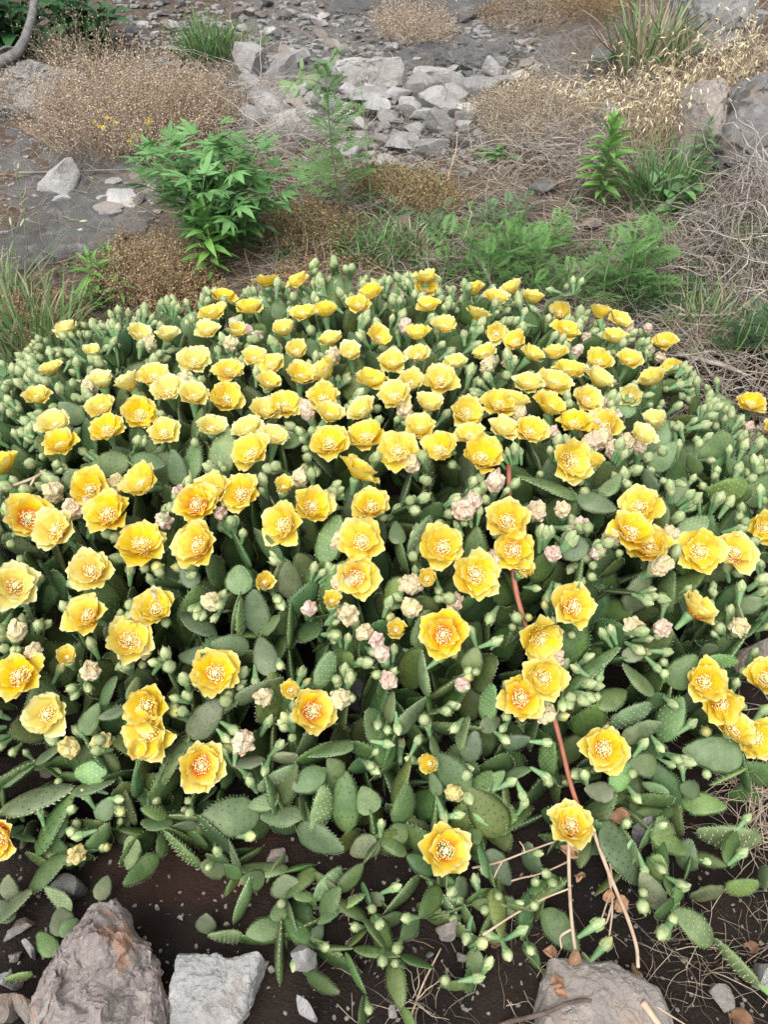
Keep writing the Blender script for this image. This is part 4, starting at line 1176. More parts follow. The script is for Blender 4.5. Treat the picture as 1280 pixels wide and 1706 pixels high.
def hero_pad(pl, h):
    bx, by, tx, ty, w, k = h
    kind = {'': 'pad', 'y': 'pad_young', 'o': 'pad_old'}[k]
    mid = on_canopy((bx + tx) / 2, (by + ty) / 2)
    zc = (mid - CAM) @ FW - 0.005
    lean = rnd.uniform(-0.02, 0.02)
    b = CAM + ray(bx, by) * (zc + lean); t = CAM + ray(tx, ty) * (zc - lean)
    for q in (b, t):
        g = float(ground0(q[0], q[1])) + 0.012
        if q[2] < g: q[2] = g
    L = np.linalg.norm(t - b); wa = w / FPX * zc
    W = max(wa, min(0.58 * L, wa * 2.6)); ang = math.acos(min(1, max(0.16, wa / W)))
    v = nrm(CAM - (b + t) / 2); y = (t - b) / L
    n = nrm(v - y * (v @ y)); s = np.cross(y, n); sg = rnd.choice((-1, 1))
    n = n * math.cos(ang) + sg * s * math.sin(ang)
    n = nrm(n + 0.18 * rs.randn(3))
    i = add_pad(pl, b, t, W * 1.03, n, kind, 3.0)
    hits_used.append(((b + t) / 2, 0.5 * L))
    return i


for h in P_MAIN: hero_pad(main, h)
n_hero = len(main.pads)
for h in P_RIGHT: hero_pad(right, h)
for h in P_FL: hero_pad(frontl, h)
for h in P_FR: hero_pad(frontr, h)


def bloom_axis(p):
    n = surf_normal(p)
    v = nrm(CAM - p)
    return nrm(0.75 * n + 0.35 * np.array([0, 0, 1]) + 0.28 * v + 0.3 * rs.randn(3))


feet = []
for pl, lst in ((main, FLOWERS), (right, RIGHT_FLOWERS)):
    for (x, y) in lst:
        p = on_canopy(x, y)
        p = p + nrm(CAM - p) * 0.02
        ax = bloom_axis(p)
        th = 1.0 * THROAT.get((x, y), rnd.choice([0.0, 0.0, 0.1, 0.25]) if y < 800 else rnd.choice([0.05, 0.2, 0.35, 0.5]))
        pa = PALE.get((x, y), rnd.uniform(0.0, 0.3) if y > 650 else rnd.uniform(0.15, 0.5))
        R = rnd.uniform(0.038, 0.045)
        R *= 0.9 if (x, y) in EXTRA else 1
        if (x, y) in EXTRA: pa = rnd.uniform(0.35, 0.95)
        R *= 0.82 if y < 620 else (0.9 if y < 760 else 1.0)
        foot = p - nrm(ax + 0.35 * rs.randn(3)) * OV_L
        add_flower(pl, p, ax, R, th, pa, rnd.uniform(0.45, 1.0) if (x, y) in EXTRA else rnd.choice([1.0, 1.0, 0.85, 0.75]), foot, rnd.choice([9, 10, 11]) if y > 600 else 8)
        feet.append((pl, foot, ax, 1.0))
        hits_used.append((p, 0.045))
for (x, y) in HALF:
    p = on_canopy(x, y); ax = bloom_axis(p); p = p + nrm(CAM - p) * 0.03
    add_flower(main, p - ax * 0.01, ax, 0.027, rnd.uniform(0, 0.3), 0.2, 0.25, None, 8)
    feet.append((main, p - ax * (OV_L + 0.01), ax, 0.6))
for pl, lst in ((main, WILT), (right, RIGHT_WILT)):
    for (x, y, pk_) in lst:
        p = on_canopy(x, y); ax = bloom_axis(p); p = p + nrm(CAM - p) * 0.01
        add_wilt(pl, p, ax, rnd.uniform(0.033, 0.042) * (0.82 if pk_ > 0.75 else 1), pk_, 0.5 if (pk_ == 0 and y > 1200) else 0)
        feet.append((pl, p - ax * (OV_L * 1.2), ax, 0.7))

# joints that carry the blooms
done = [False] * len(feet)
for i, (pl, f, ax, pr) in enumerate(feet):
    if done[i]: continue
    done[i] = True
    grp = [f]
    for j in range(i + 1, len(feet)):
        if not done[j] and feet[j][0] is pl and np.linalg.norm(feet[j][1] - f) < 0.05:
            done[j] = True; grp.append(feet[j][1])
    c = np.mean(grp, 0)
    up = nrm(0.5 * surf_normal(c) + 0.7 * np.array([0, 0, 1]) + 0.35 * rs.randn(3))
    L = rnd.uniform(0.075, 0.10); W = L * rnd.uniform(0.6, 0.72)
    t = c + up * 0.004; b = t - up * L
    add_pad(pl, b, t, W, nrm(np.array([rs.randn(), rs.randn() - 0.6, 0.2 * rs.randn()])), rnd.choice(['pad', 'pad', 'pad', 'pad_young']), 2.0)
    B, _ = pad_matrix(b, t, W, np.array([rs.randn(), rs.randn(), 0.1]))
    for k in range(rnd.choice([2, 3, 3, 4])):
        a = rnd.uniform(-1.25, 1.25)
        rp_ = t - up * L * 0.5 * (1 - math.cos(a)) + B[:, 0] * math.sin(a) * W * 0.5
        add_bud(pl, rp_, nrm(up * math.cos(a) + B[:, 0] * math.sin(a) * 0.8 + 0.2 * rs.randn(3)), rnd.uniform(0.034, 0.052), rnd.choice([0, 0, 0, 0.5]), 1.0 + proj(rp_)[1] / 2000)

# filler joints with buds all over the mound
cand = []
tries = 0
while len(cand) < 330 and tries < 24000:
    tries += 1
    x = rs.uniform(-1.25, 0.98); y = rs.uniform(0.5, 1.95)
    hM = float(mound(np.array(x), np.array(y)))
    if hM < 0.10: continue
    z = float(canopy(x, y)); p = np.array([x, y, z - 0.012])
    px, py, zz = proj(p)
    if px < -160 or px > 1420 or py > 1330: continue
    if min([np.linalg.norm(p - q) - r for q, r in hits_used] + [9]) < 0.002: continue
    if min([np.linalg.norm(p - q) for q in cand] + [9]) < 0.052: continue
    cand.append(p)
for p in cand:
    n = surf_normal(p); px, py, zz = proj(p)
    up = nrm(0.55 * n + 0.6 * np.array([0, 0, 1]) + 0.42 * rs.randn(3))
    L = rnd.uniform(0.065, 0.095); W = L * rnd.uniform(0.58, 0.75)
    t = p + up * L * 0.12; b = t - up * L
    nn = nrm(np.array([rs.randn(), rs.randn() - 0.5, 0.4 * rs.randn()]))
    add_pad(main, b, t, W, nn, rnd.choice(['pad', 'pad', 'pad_young']), 1.0 + (py / 1706) * 0.5)
    B, _ = pad_matrix(b, t, W, nn)
    dens = 4.3 if py < 720 else (4.6 if py < 1000 else 3.6)
    if px < 200: dens += 0.3
    for k in range(rs.poisson(dens)):
        a = rnd.uniform(-1.35, 1.35)
        rp_ = t - up * L * 0.45 * (1 - math.cos(a)) + B[:, 0] * math.sin(a) * W * 0.5
        add_bud(main, rp_, nrm(up * (0.35 + math.cos(a)) + B[:, 0] * math.sin(a) * 0.7 + 0.22 * rs.randn(3)), rnd.uniform(0.032, 0.055), 0, 0.5 + py / 1706)

BUD_PX = [(560 + x / 3.556, 1400 + y / 3.556, s) for x, y, s in [(330, 290, 1), (225, 410, 1), (245, 505, 1), (590, 320, 1), (670, 355, .9), (725, 270, 1.1), (690, 500, .9), (785, 500, 1.1), (830, 620, 1.5), (955, 590, 1), (1060, 565, 1), (895, 765, 1), (780, 825, 1), (650, 845, 1), (840, 285, 1), (890, 205, 1), (885, 420, 1), (1160, 265, 1), (1160, 105, .8), (1260, 215, 1)]]
BUD_PX += [(900 + x / 3.368, 1350 + y / 3.368, s) for x, y, s in [(485, 90, .9), (490, 200, .9), (560, 285, .9), (650, 320, 1), (580, 470, 1), (540, 595, 1), (755, 450, 1), (740, 570, 1), (345, 655, 1.2), (385, 765, 1.5), (510, 710, 1), (45, 375, 1)]]
BUD_PX += [(600 + x / 3.879, 1050 + y / 3.879, s) for x, y, s in [(125, 585, 1), (230, 575, 1), (180, 680, 1), (150, 740, 1), (85, 910, 1.2), (435, 620, 1.3), (580, 505, 1), (625, 610, 1.3), (910, 705, 1), (755, 275, .9), (815, 115, 1.3), (495, 230, 1.1), (105, 310, 1.2), (1145, 740, .9), (940, 1015, 1), (1025, 1000, 1), (1165, 950, 1), (1220, 1005, 1), (1110, 1130, 1), (520, 1145, 1), (580, 1210, 1.1), (650, 20, 1), (720, 25, 1), (190, 110, 1.3)]]
BUD_PX += [(300 + x / 3.879, 1100 + y / 3.879, s) for x, y, s in [(395, 75, 1), (485, 80, 1), (665, 45, 1), (705, 115, 1), (750, 110, 1), (50, 265, .9), (330, 465, 1.3), (305, 545, .9), (350, 600, 1), (670, 355, 1.4), (645, 405, 1), (695, 460, 1), (295, 600, .8), (630, 595, 1.2), (575, 670, .9), (390, 735, 1), (475, 815, 1.2), (270, 730, 1), (460, 1150, 1.4), (1240, 715, 1.2), (1000, 150, 1.3)]]
BUD_PX += [(900 + x / 3.368, 1050 + y / 3.368, s) for x, y, s in [(335, 45, 1.3), (395, 30, 1.2), (195, 80, 1), (195, 230, 1), (345, 225, 1), (310, 395, .9), (145, 480, 1), (650, 145, 1.1), (625, 190, .9), (700, 255, 1.2), (680, 195, .9), (810, 565, 1.2), (650, 640, 1), (560, 665, 1.1), (785, 760, 1), (920, 810, 1), (415, 765, 1), (230, 790, .9), (45, 870, 1), (515, 930, 1), (1100, 305, 1), (830, 350, .9), (475, 1105, .9)]]
BUD_PX += [(x / 3.879, 1100 + y / 3.879, s) for x, y, s in [(1015, 45, 1), (1100, 275, 1), (985, 680, 1.2), (1215, 265, .9), (555, 910, 1), (735, 910, 1), (790, 965, 1.6), (460, 1000, 1.3), (480, 1125, 1.2), (575, 1140, 1), (410, 445, 1.1), (270, 1015, 1), (500, 375, 1)]]
BUD_PX += [(x, y, 1.1) for x, y in [(524, 430), (536, 436), (548, 430), (560, 434), (578, 430), (572, 450), (545, 452), (530, 455), (645, 463), (655, 462), (668, 464), (912, 500), (926, 490), (940, 484), (955, 476), (968, 476)]]
PADPTS = []
for pl in (main, frontl, frontr):
    for (b, t, W, n, k, pr) in pl.pads:
        yv = nrm(t - b); sx = nrm(np.cross(yv, n)); L = np.linalg.norm(t - b)
        for tt in (0.35, 0.5, 0.65, 0.8, 0.92, 0.99):
            w = float(pad_profile(np.array(tt))) * W * 0.5
            PADPTS += [b + yv * L * tt + sx * w * 0.95, b + yv * L * tt - sx * w * 0.95]
PADPTS = np.array(PADPTS)
for (x, y, s) in BUD_PX:
    p = on_canopy(x, y); p = p + nrm(CAM - p) * 0.012
    n = surf_normal(p)
    ax = nrm(0.5 * n + 0.4 * np.array([0, 0, 1]) + 0.2 * nrm(CAM - p) + 0.35 * rs.randn(3))
    sz = 0.036 * (0.75 + 0.35 * s)
    dd = np.linalg.norm(PADPTS - p, axis=1); j = int(np.argmin(dd + np.where(dd < 0.012, 0.02, 0)))
    if dd[j] > 0.075: continue
    foot = PADPTS[j]; d = p - foot
    ax = nrm(nrm(d) + 0.5 * np.array([0, 0, 1]) + 0.12 * rs.randn(3)) if dd[j] > 0.01 else ax
    add_bud(main, foot, ax, max(sz, min(dd[j] * 1.25, 0.055)), 0.25 if s > 1.3 else 0, 4.0)
for (b, t, W, n, k, pr) in list(right.pads):
    for q in range(rnd.choice([1, 2, 3])):
        y = nrm(t - b); s = nrm(np.cross(y, n)); a = rnd.uniform(-1, 1)
        add_bud(right, t - y * 0.02 * abs(a) + s * a * W * 0.4, nrm(y * 0.6 + s * a * 0.5 + np.array([0, 0, 0.6]) + 0.2 * rs.randn(3)), rnd.uniform(0.036, 0.05))

# joints underneath carry each joint down to the soil
for pl in (main, right):
    for (b, t, W, n, k, pr) in list(pl.pads):
        cur = b.copy(); d0 = nrm(t - b)
        for lev in range(5):
            g = float(ground0(cur[0], cur[1]))
            if cur[2] < g + 0.02: break
            up = nrm(np.array([0, 0, 1.0]) + 0.45 * rs.randn(3) + 0.25 * d0)
            if up[2] < 0.25: up[2] = 0.4; up = nrm(up)
            L = rnd.uniform(0.07, 0.105)
            fb = cur - up * L
            fb[2] = max(fb[2], g - 0.02)
            pl.low.append((fb, cur + up * 0.006, L * rnd.uniform(0.55, 0.72), nrm(np.array([rs.randn(), rs.randn(), 0.2 * rs.randn()]))))
            cur = fb; d0 = up
# trailing jointed stems along the soil at the front
for k in range(32):
    x, y = zone_pt([(-30, 620, 1230, 1390), (600, 1200, 1250, 1480), (640, 900, 1440, 1560), (420, 620, 1400, 1540)])
    p = hit(x, y, 0.035)
    d = nrm(np.array([rs.randn(), -0.5 + 0.5 * rs.randn(), 0.1]))
    for q in range(rnd.choice([3, 4])):
        L = rnd.uniform(0.045, 0.072); t = p + d * L
        t[2] = max(t[2], float(ground0(t[0], t[1])) + 0.015)
        nn = nrm(np.array([rs.randn(), rs.randn(), rs.uniform(0.1, 1.2)]))
        add_pad(main, p.copy(), t, L * rnd.uniform(0.38, 0.55), nn, rnd.choice(['pad', 'pad_young', 'pad_young']), 1.9)
        if rnd.random() < 0.45: add_bud(main, t, nrm(d + np.array([0, 0, 0.8]) + 0.5 * rs.randn(3)), rnd.uniform(0.03, 0.042), 0, 2)
        p = t; d = nrm(d + 0.45 * rs.randn(3)); d[2] = min(max(d[2], -0.15), 0.35)
for pl in (main, right, frontl, frontr):
    flush_pads(pl); flush_buds(pl) if pl.buds else None
print('pads', len(main.pads), 'low', len(main.low), 'buds', len(main.buds))


# ================================================================== plants around the clump
def wpx(p):
    """metres per pixel of the photograph at p"""
    return ((np.asarray(p) - CAM) @ FW) / FPX


def root_on(px, py):
    p = hit(px, py)
    return np.array([p[0], p[1], float(ground(p[0], p[1])) - 0.004])


def cols(n, per, palette, jit=0.18):
    pal = np.array(palette); c = pal[rs.randint(0, len(pal), n)] * (1 + jit * rs.randn(n, 1))
    return np.repeat(np.clip(c, 0.01, 0.95), per, 0)


DRY = [(0.42, 0.34, 0.25), (0.36, 0.30, 0.23), (0.50, 0.42, 0.31), (0.27, 0.20, 0.15)]
TAN = [(0.50, 0.41, 0.31), (0.58, 0.49, 0.38), (0.43, 0.33, 0.24)]
RUST = [(0.36, 0.23, 0.13), (0.46, 0.33, 0.18), (0.25, 0.15, 0.09), (0.40, 0.33, 0.16)]
GREYD = [(0.40, 0.36, 0.32), (0.32, 0.28, 0.25), (0.48, 0.43, 0.38)]
GREEN = [(0.12, 0.24, 0.075), (0.17, 0.30, 0.10), (0.09, 0.19, 0.065)]
GRASSY = [(0.13, 0.25, 0.08), (0.20, 0.30, 0.13), (0.30, 0.34, 0.18), (0.42, 0.38, 0.24)]


def dry_tuft(px, py, hw, hh, n, palette, label, name='dry_tuft', group=None, spread=0.55, seeds=3, seed_col=None):
    """a fluffy tuft of dead annual weeds: fine branched stems with tiny seed heads"""
    c = root_on(px, py); s = wpx(c)
    Rx = hw * s; Hh = hh * s * 1.15
    q = rs.uniform(0, 6.283, n); rr = np.sqrt(rs.rand(n))
    roots = np.stack([c[0] + Rx * 0.85 * rr * np.cos(q), c[1] + Rx * 0.6 * rr * np.sin(q), np.zeros(n)], 1)
    roots[:, 2] = ground(roots[:, 0], roots[:, 1]) - 0.004
    d = np.stack([np.cos(q) * rr * spread + 0.3 * rs.randn(n), np.sin(q) * rr * spread + 0.3 * rs.randn(n), np.ones(n)], 1)
    L = Hh * rs.uniform(0.45, 1.1, n) * (1 - 0.45 * rr ** 3)
    mb = MB()
    V, Q, per, P, D = strands(roots, d, L, 0.0008, 4, 0.15, 0.35)
    mb.add(V - c, Q, None, 0, cols(n, per, palette))
    m = n * seeds
    k = rs.randint(0, n, m); ti = rs.randint(2, 5, m)
    b = P[k, ti]; bd = nrm(D[k, ti] + 0.8 * rs.randn(m, 3) + np.array([0, 0, 0.4]))
    V, Q, per, P2, D2 = strands(b, bd, Hh * rs.uniform(0.08, 0.24, m), 0.0006, 2, 0.1, 0.3)
    mb.add(V - c, Q, None, 0, cols(m, per, palette))
    tip = np.concatenate([P2[:, 2], P2[:, 1], P[:, 4]]); g = len(tip)
    r = rs.uniform(0.0012, 0.0030, g)[:, None, None]
    tet = np.array([(1, 1, 1), (-1, -1, 1), (-1, 1, -1), (1, -1, -1)]) * np.array([0.7, 0.7, 1.2])
    Vt = (tip[:, None, :] + r * tet[None]).reshape(-1, 3)
    o = (np.arange(g) * 4)[:, None, None]
    Tt = (o + np.array([(0, 1, 2), (0, 3, 1), (0, 2, 3), (1, 3, 2)])[None]).reshape(-1, 3)
    mb.add(Vt - c, None, Tt, 0, cols(g, 4, seed_col or palette, 0.25))
    return ob(name, mb.mesh(name, [M['straw']]), T3(c), None, label, 'dry weed', group)


def grass(px, py, hw, hh, n, palette, label, name='grass_tuft', width=0.003, droop=1.0, spread=0.5, group=None, K=6, cat='grass', lean=(0, 0)):
    c = root_on(px, py); s = wpx(c)
    Rx = hw * s; Hh = hh * s * 1.2
    q = rs.uniform(0, 6.283, n); rr = np.sqrt(rs.rand(n))
    roots = np.stack([c[0] + Rx * 0.6 * rr * np.cos(q), c[1] + Rx * 0.45 * rr * np.sin(q), np.zeros(n)], 1)
    roots[:, 2] = ground(roots[:, 0], roots[:, 1]) - 0.004
    d = np.stack([np.cos(q) * spread * rr + 0.3 * rs.randn(n) + lean[0], np.sin(q) * spread * rr + 0.3 * rs.randn(n) + lean[1], np.ones(n)], 1)
    L = Hh * rs.uniform(0.5, 1.25, n)
    V, Q, per, P, D = strands(roots, d, L, width * rs.uniform(0.6, 1.2, n), K, droop * rs.uniform(0.3, 1.3, n), 0.12, flat=True)
    mb = MB(); mb.add(V - c, Q, None, 0, cols(n, per, palette))
    return ob(name, mb.mesh(name, [M['blade']]), T3(c), None, label, cat, group)


def oats(px, py, hw, hh, n, label, lean=(0, 0), palette=((0.55, 0.44, 0.28), (0.62, 0.52, 0.34), (0.48, 0.36, 0.22))):
    """dry wild oats: arching stalks, each with drooping pale spikelets"""
    c = root_on(px, py); s = wpx(c)
    q = rs.uniform(0, 6.283, n); rr = np.sqrt(rs.rand(n))
    roots = np.stack([c[0] + hw * s * 0.8 * rr * np.cos(q), c[1] + hw * s * 0.4 * rr * np.sin(q), np.zeros(n)], 1)
    roots[:, 2] = ground(roots[:, 0], roots[:, 1]) - 0.004
    d = np.stack([0.35 * rs.randn(n) + lean[0], 0.3 * rs.randn(n) + lean[1], np.ones(n)], 1)
    L = hh * s * rs.uniform(0.7, 1.4, n)
    root = ob('dry_oats', None, T3(c), None, label, 'dry grass')
    V, Q, per, P, D = strands(roots, d, L, 0.0011, 7, 1.3, 0.15)
    mb = MB(); mb.add(V - c, Q, None, 0, cols(n, per, palette))
    ob('stalks', mb.mesh('stalks', [M['straw']]), None, root)
    m = n * 8
    k = rs.randint(0, n, m); ti = rs.randint(4, 8, m)
    b = P[k, ti]; bd = nrm(D[k, ti] * 0.6 + 0.4 * rs.randn(m, 3) + np.array([0, 0, -0.6]))
    Ls = rs.uniform(0.012, 0.024, m)
    V, Q, per, _, _ = strands(b, bd, Ls, 0.0021, 3, 0.4, 0.1, flat=True)
    mb = MB(); mb.add(V - c, Q, None, 0, cols(m, per, [(0.66, 0.56, 0.38), (0.58, 0.47, 0.30), (0.70, 0.62, 0.45)]))
    ob('spikelets', mb.mesh('spikelets', [M['straw']]), None, root, kind='stuff')
    return root


def lance_leaf(name, mat, wid=0.16, fold=0.25, droop=0.35, n=6):
    """y = 0..1"""
    t = np.linspace(0, 1, n); w = np.sin(math.pi * np.clip(t * 0.96 + 0.03, 0, 1)) ** 0.9 * wid * (1 - 0.35 * t)
    z = 0.18 * t - droop * t * t
    V = np.concatenate([np.stack([-w, t, z + w * fold], 1), np.stack([0 * w, t, z], 1), np.stack([w, t, z + w * fold], 1)])
    i = np.arange(n - 1)
    Q = np.concatenate([np.stack([i, n + i, n + i + 1, i + 1], 1), np.stack([n + i, 2 * n + i, 2 * n + i + 1, n + i + 1], 1)])
    return mesh_np(name, V, Q, None, [M[mat]], True)


def lobed_leaf(name, mat, seed):
    r = np.random.RandomState(seed)
    mb = MB()
    V, Q, T = tube([(0, 0, 0), (0, 0.2, 0.03), (0, 0.36, 0.03)], [0.012, 0.01, 0.008], 4, 1)
    mb.add(V, Q, T)
    n = 5
    for a, L in ((-1.25, 0.36), (-0.62, 0.52), (0.0, 0.68), (0.62, 0.52), (1.25, 0.36)):
        a += r.uniform(-0.12, 0.12); L *= r.uniform(0.85, 1.1)
        t = np.linspace(0, 1, n); w = np.array([0.015, 0.06, 0.072, 0.045, 0.003]) * (L / 0.6) * r.uniform(0.9, 1.2)
        z = 0.04 - 0.22 * t * t * L
        P = np.concatenate([np.stack([-w, t * L, z + w * 0.3], 1), np.stack([0 * w, t * L, z], 1), np.stack([w, t * L, z + w * 0.3], 1)])
        ca, sa = math.cos(a), math.sin(a)
        P = np.stack([P[:, 0] * ca + P[:, 1] * sa, -P[:, 0] * sa + P[:, 1] * ca + 0.34, P[:, 2]], 1)
        i = np.arange(n - 1)
        mb.add(P, np.concatenate([np.stack([i, n + i, n + i + 1, i + 1], 1), np.stack([n + i, 2 * n + i, 2 * n + i + 1, n + i + 1], 1)]))
    return mb.mesh(name, [M[mat]])


def fern_leaf(name, mat, seed):
    """finely cut leaf, y = 0..1"""
    r = np.random.RandomState(seed)
    mb = MB()

    def blade(a, b, w):
        d = b - a; s = nrm(np.cross(d, np.array([0, 0, 1.0]))) * w; m = a * 0.45 + b * 0.55
        mb.add(np.array([a, m + s, b, m - s]), [(0, 1, 2, 3)])

    V, Q, T = tube([(0, 0, 0), (0, 0.5, 0.1), (0, 1, 0.02)], [0.009, 0.007, 0.004], 3, 2)
    mb.add(V, Q, T)
    for k in range(8):
        y0 = 0.2 + 0.1 * k; Lp = 0.34 * math.sin(math.pi * (0.25 + 0.09 * k)) * r.uniform(0.85, 1.15)
        for sd in (-1, 1):
            b = np.array([0, y0, 0.1 * math.sin(math.pi * y0)]); d = nrm(np.array([sd * 0.9, 0.62, r.uniform(-0.1, 0.25)]))
            blade(b, b + d * Lp, 0.016)
            for j in range(3):
                c = b + d * Lp * (0.35 + 0.22 * j)
                for s2 in (-1, 1):
                    e = nrm(d + s2 * 0.8 * np.array([-d[1], d[0], 0]) + np.array([0, 0, r.uniform(-0.15, 0.15)]))
                    blade(c, c + e * Lp * (0.42 - 0.09 * j), 0.014)
    blade(np.array([0, 0.95, 0.03]), np.array([0, 1.12, 0.0]), 0.016)
    return mb.mesh(name, [M[mat]], False)


def leaf_at(parent, base, mesh, p, d, size, wide=1.0, roll=0.3):
    """a leaf growing from p along d"""
    y = nrm(d); x = nrm(np.cross(y, np.array([0, 0, 1.0])) + 1e-6); x = nrm(x + roll * rs.randn(3)); x = nrm(x - y * (x @ y)); z = np.cross(x, y)
    if z[2] < 0: x, z = -x, -z
    ob('leaf', mesh, mat4(np.stack([x, y, z], 1), p - base, (size * wide, size, size)), parent)


def spike_plant(px, py, hh, label, n=46, leaf='leaf_bright', leaf_px=40, name='leafy_weed', wid=0.13, lean=(0, 0)):
    """an upright stem clothed in narrow leaves (base px,py; height in pixels)"""
    c = root_on(px, py); s = wpx(c); H = hh * s * 1.12
    root = ob(name, None, T3(c), None, label, 'weed')
    top = np.array([lean[0] * H, lean[1] * H, H])
    V, Q, T = tube([(0, 0, 0), tuple(top * 0.5 + np.array([0.006, 0, 0])), tuple(top * 0.95)], [0.004, 0.0034, 0.002], 6, 3)
    ob('stem', mesh_np('stem', V, Q, T, [M['stem']]), None, root)
    lm = [lance_leaf('leaf', leaf, wid, 0.3, r) for r in (0.2, 0.4, 0.6)]
    for k in range(n):
        f = (k + 0.5) / n; q = k * 2.4
        p = c + top * (0.12 + 0.83 * f)
        el = 0.15 + 1.05 * f ** 3
        d = np.array([math.cos(q) * math.cos(el), math.sin(q) * math.cos(el), math.sin(el)])
        L = leaf_px * s * (0.75 + 0.5 * math.sin(math.pi * min(1, f * 0.95))) * (1 - 0.4 * f ** 4) * rnd.uniform(0.85, 1.15)
        leaf_at(root, c, lm[0] if f > 0.85 else rnd.choice(lm), p, d, L)
    return root


def fern_plant(px, py, hh, label, n=26, leaf_px=46, name='feathery_weed', mat='leaf_fern', spread=0.5, stems=1):
    c = root_on(px, py); s = wpx(c); H = hh * s * 1.12
    root = ob(name, None, T3(c), None, label, 'weed')
    lm = [fern_leaf('leaf', mat, 60 + i) for i in range(3)]
    for st in range(stems):
        off = np.array([rs.randn() * spread * H * 0.5, rs.randn() * spread * H * 0.25, 0]) if stems > 1 else np.zeros(3)
        off[2] = float(ground(c[0] + off[0], c[1] + off[1])) - c[2]
        h = H * (rnd.uniform(0.6, 1.0) if stems > 1 else 1)
        top = off + np.array([0.1 * rs.randn() * h, 0.1 * rs.randn() * h, h])
        V, Q, T = tube([off, (off + top) / 2 + 0.01 * rs.randn(3), top], [0.003, 0.0025, 0.0015], 5, 3)
        ob('stem', mesh_np('stem', V, Q, T, [M['stem']]), None, root)
        m = max(5, n // stems)
        for k in range(m):
            f = (k + 0.6) / m; q = k * 2.4 + st
            p = c + off + (top - off) * (0.1 + 0.88 * f)
            el = rnd.uniform(0.1, 0.5) + 0.7 * f ** 3
            d = np.array([math.cos(q) * math.cos(el), math.sin(q) * math.cos(el), math.sin(el)])
            leaf_at(root, c, rnd.choice(lm), p, d, leaf_px * s * (1.15 - 0.6 * f) * rnd.uniform(0.8, 1.2))
    return root


def bushy_plant(px, py, hw, hh, n, label, leaf_meshes, leaf_px, name='bushy_weed', cat='shrub', stems=12, trunk='stem'):
    c = root_on(px, py); s = wpx(c); H = hh * s * 1.05; R = hw * s
    root = ob(name, None, T3(c), None, label, cat)
    per = n // stems
    for st in range(stems):
        q = st * 2.4 + rnd.uniform(-0.3, 0.3); rr = math.sqrt((st + 0.5) / stems)
        top = np.array([math.cos(q) * rr * R, math.sin(q) * rr * R * 0.8, H * rnd.uniform(0.72, 1.0) * (1 - 0.35 * rr ** 2)])
        mid = top * np.array([0.45, 0.45, 0.55])
        V, Q, T = tube([(0, 0, 0), tuple(mid), tuple(top)], [0.005, 0.0035, 0.0018], 5, 4)
        ob('stem', mesh_np('stem', V, Q, T, [M[trunk]]), None, root)
        for k in range(per):
            f = 0.12 + 0.88 * (k + 0.5) / per
            p = c + (mid * (f / 0.5) if f < 0.5 else mid + (top - mid) * ((f - 0.5) / 0.5))
            a = k * 2.4 + st; el = rnd.uniform(-0.1, 0.6)
            d = np.array([math.cos(a) * math.cos(el), math.sin(a) * math.cos(el), math.sin(el)]) + 0.5 * nrm(top) * np.array([1, 1, 0.4])
            leaf_at(root, c, rnd.choice(leaf_meshes), p, d, leaf_px * s * rnd.uniform(0.7, 1.25), 1.0, 0.25)
    return root


# the leafy weeds behind the clump
lob = [lobed_leaf('leaf', 'leaf', 70 + i) for i in range(4)]
bushy_plant(375, 430, 124, 205, 290, 'big bushy green weed with lobed leaves behind the clump', lob, 60, stems=24)
spike_plant(357, 470, 110, 'pale green narrow leaved weed standing against the big bushy weed', n=44, leaf_px=48)
fern_plant(572, 372, 195, 'tall wispy green weed rising before the scree', n=30, leaf_px=74, mat='leaf_fern')
spike_plant(997, 345, 130, 'upright leafy weed with a glowing yellow green tip', n=62, leaf_px=40, wid=0.15)
spike_plant(1163, 285, 85, 'dull green narrow leaved weed before the pinkish boulder', n=40, leaf='leaf_grey', leaf_px=24, wid=0.1)
fern_plant(815, 480, 95, 'spreading feathery green weed behind the middle flowers', n=72, leaf_px=62, stems=8, spread=1.0)
fern_plant(880, 440, 70, 'light feathery weed beside the spreading feathery one', n=36, leaf_px=50, stems=4, spread=0.8)
fern_plant(1025, 505, 130, 'tallest feathery weed between the clump and the dead vines', n=70, leaf_px=60, stems=7, spread=0.5)
fern_plant(945, 500, 60, 'short feathery weed beside the tallest feathery one', n=30, leaf_px=50, stems=4, spread=0.9)
fern_plant(1255, 585, 80, 'dark feathery weed by the pale fallen stick', n=36, leaf_px=46, stems=4, spread=0.6, mat='leaf_dark')
fern_plant(1100, 520, 60, 'dark low feathery weed under the dead vines', n=36, leaf_px=44, stems=5, spread=0.8, mat='leaf_dark')
fern_plant(690, 395, 40, 'small green weed by the bark stub', n=30, leaf_px=36, stems=5, spread=1.2, mat='leaf_grey')
fern_plant(800, 380, 40, 'small dull weed in the dead grass', n=30, leaf_px=38, stems=5, spread=1.5, mat='leaf_grey')
spike_plant(165, 500, 80, 'small leafy weed in the grass beyond the pale flowers', n=30, leaf_px=34)
spike_plant(190, 470, 62, 'second small leafy weed beside the first in the grass', n=26, leaf_px=32)
spike_plant(205, 505, 40, 'tiny leafy weed at the edge of the brown dry tuft', n=20, leaf_px=28)
spike_plant(155, 515, 36, 'tiny leafy weed among the grass blades', n=18, leaf_px=28)
broad = [lance_leaf('leaf', 'leaf_grey', 0.34, 0.2, 0.3), lance_leaf('leaf', 'leaf', 0.36, 0.2, 0.5)]
bushy_plant(1120, 345, 60, 70, 40, 'broad leaved green creeper by the dead vines', broad, 26, stems=8, name='creeper', cat='vine')
bushy_plant(820, 265, 42, 26, 26, 'tiny rounded leaf seedling in the dead grass', broad, 18, stems=6, name='seedling', cat='weed')
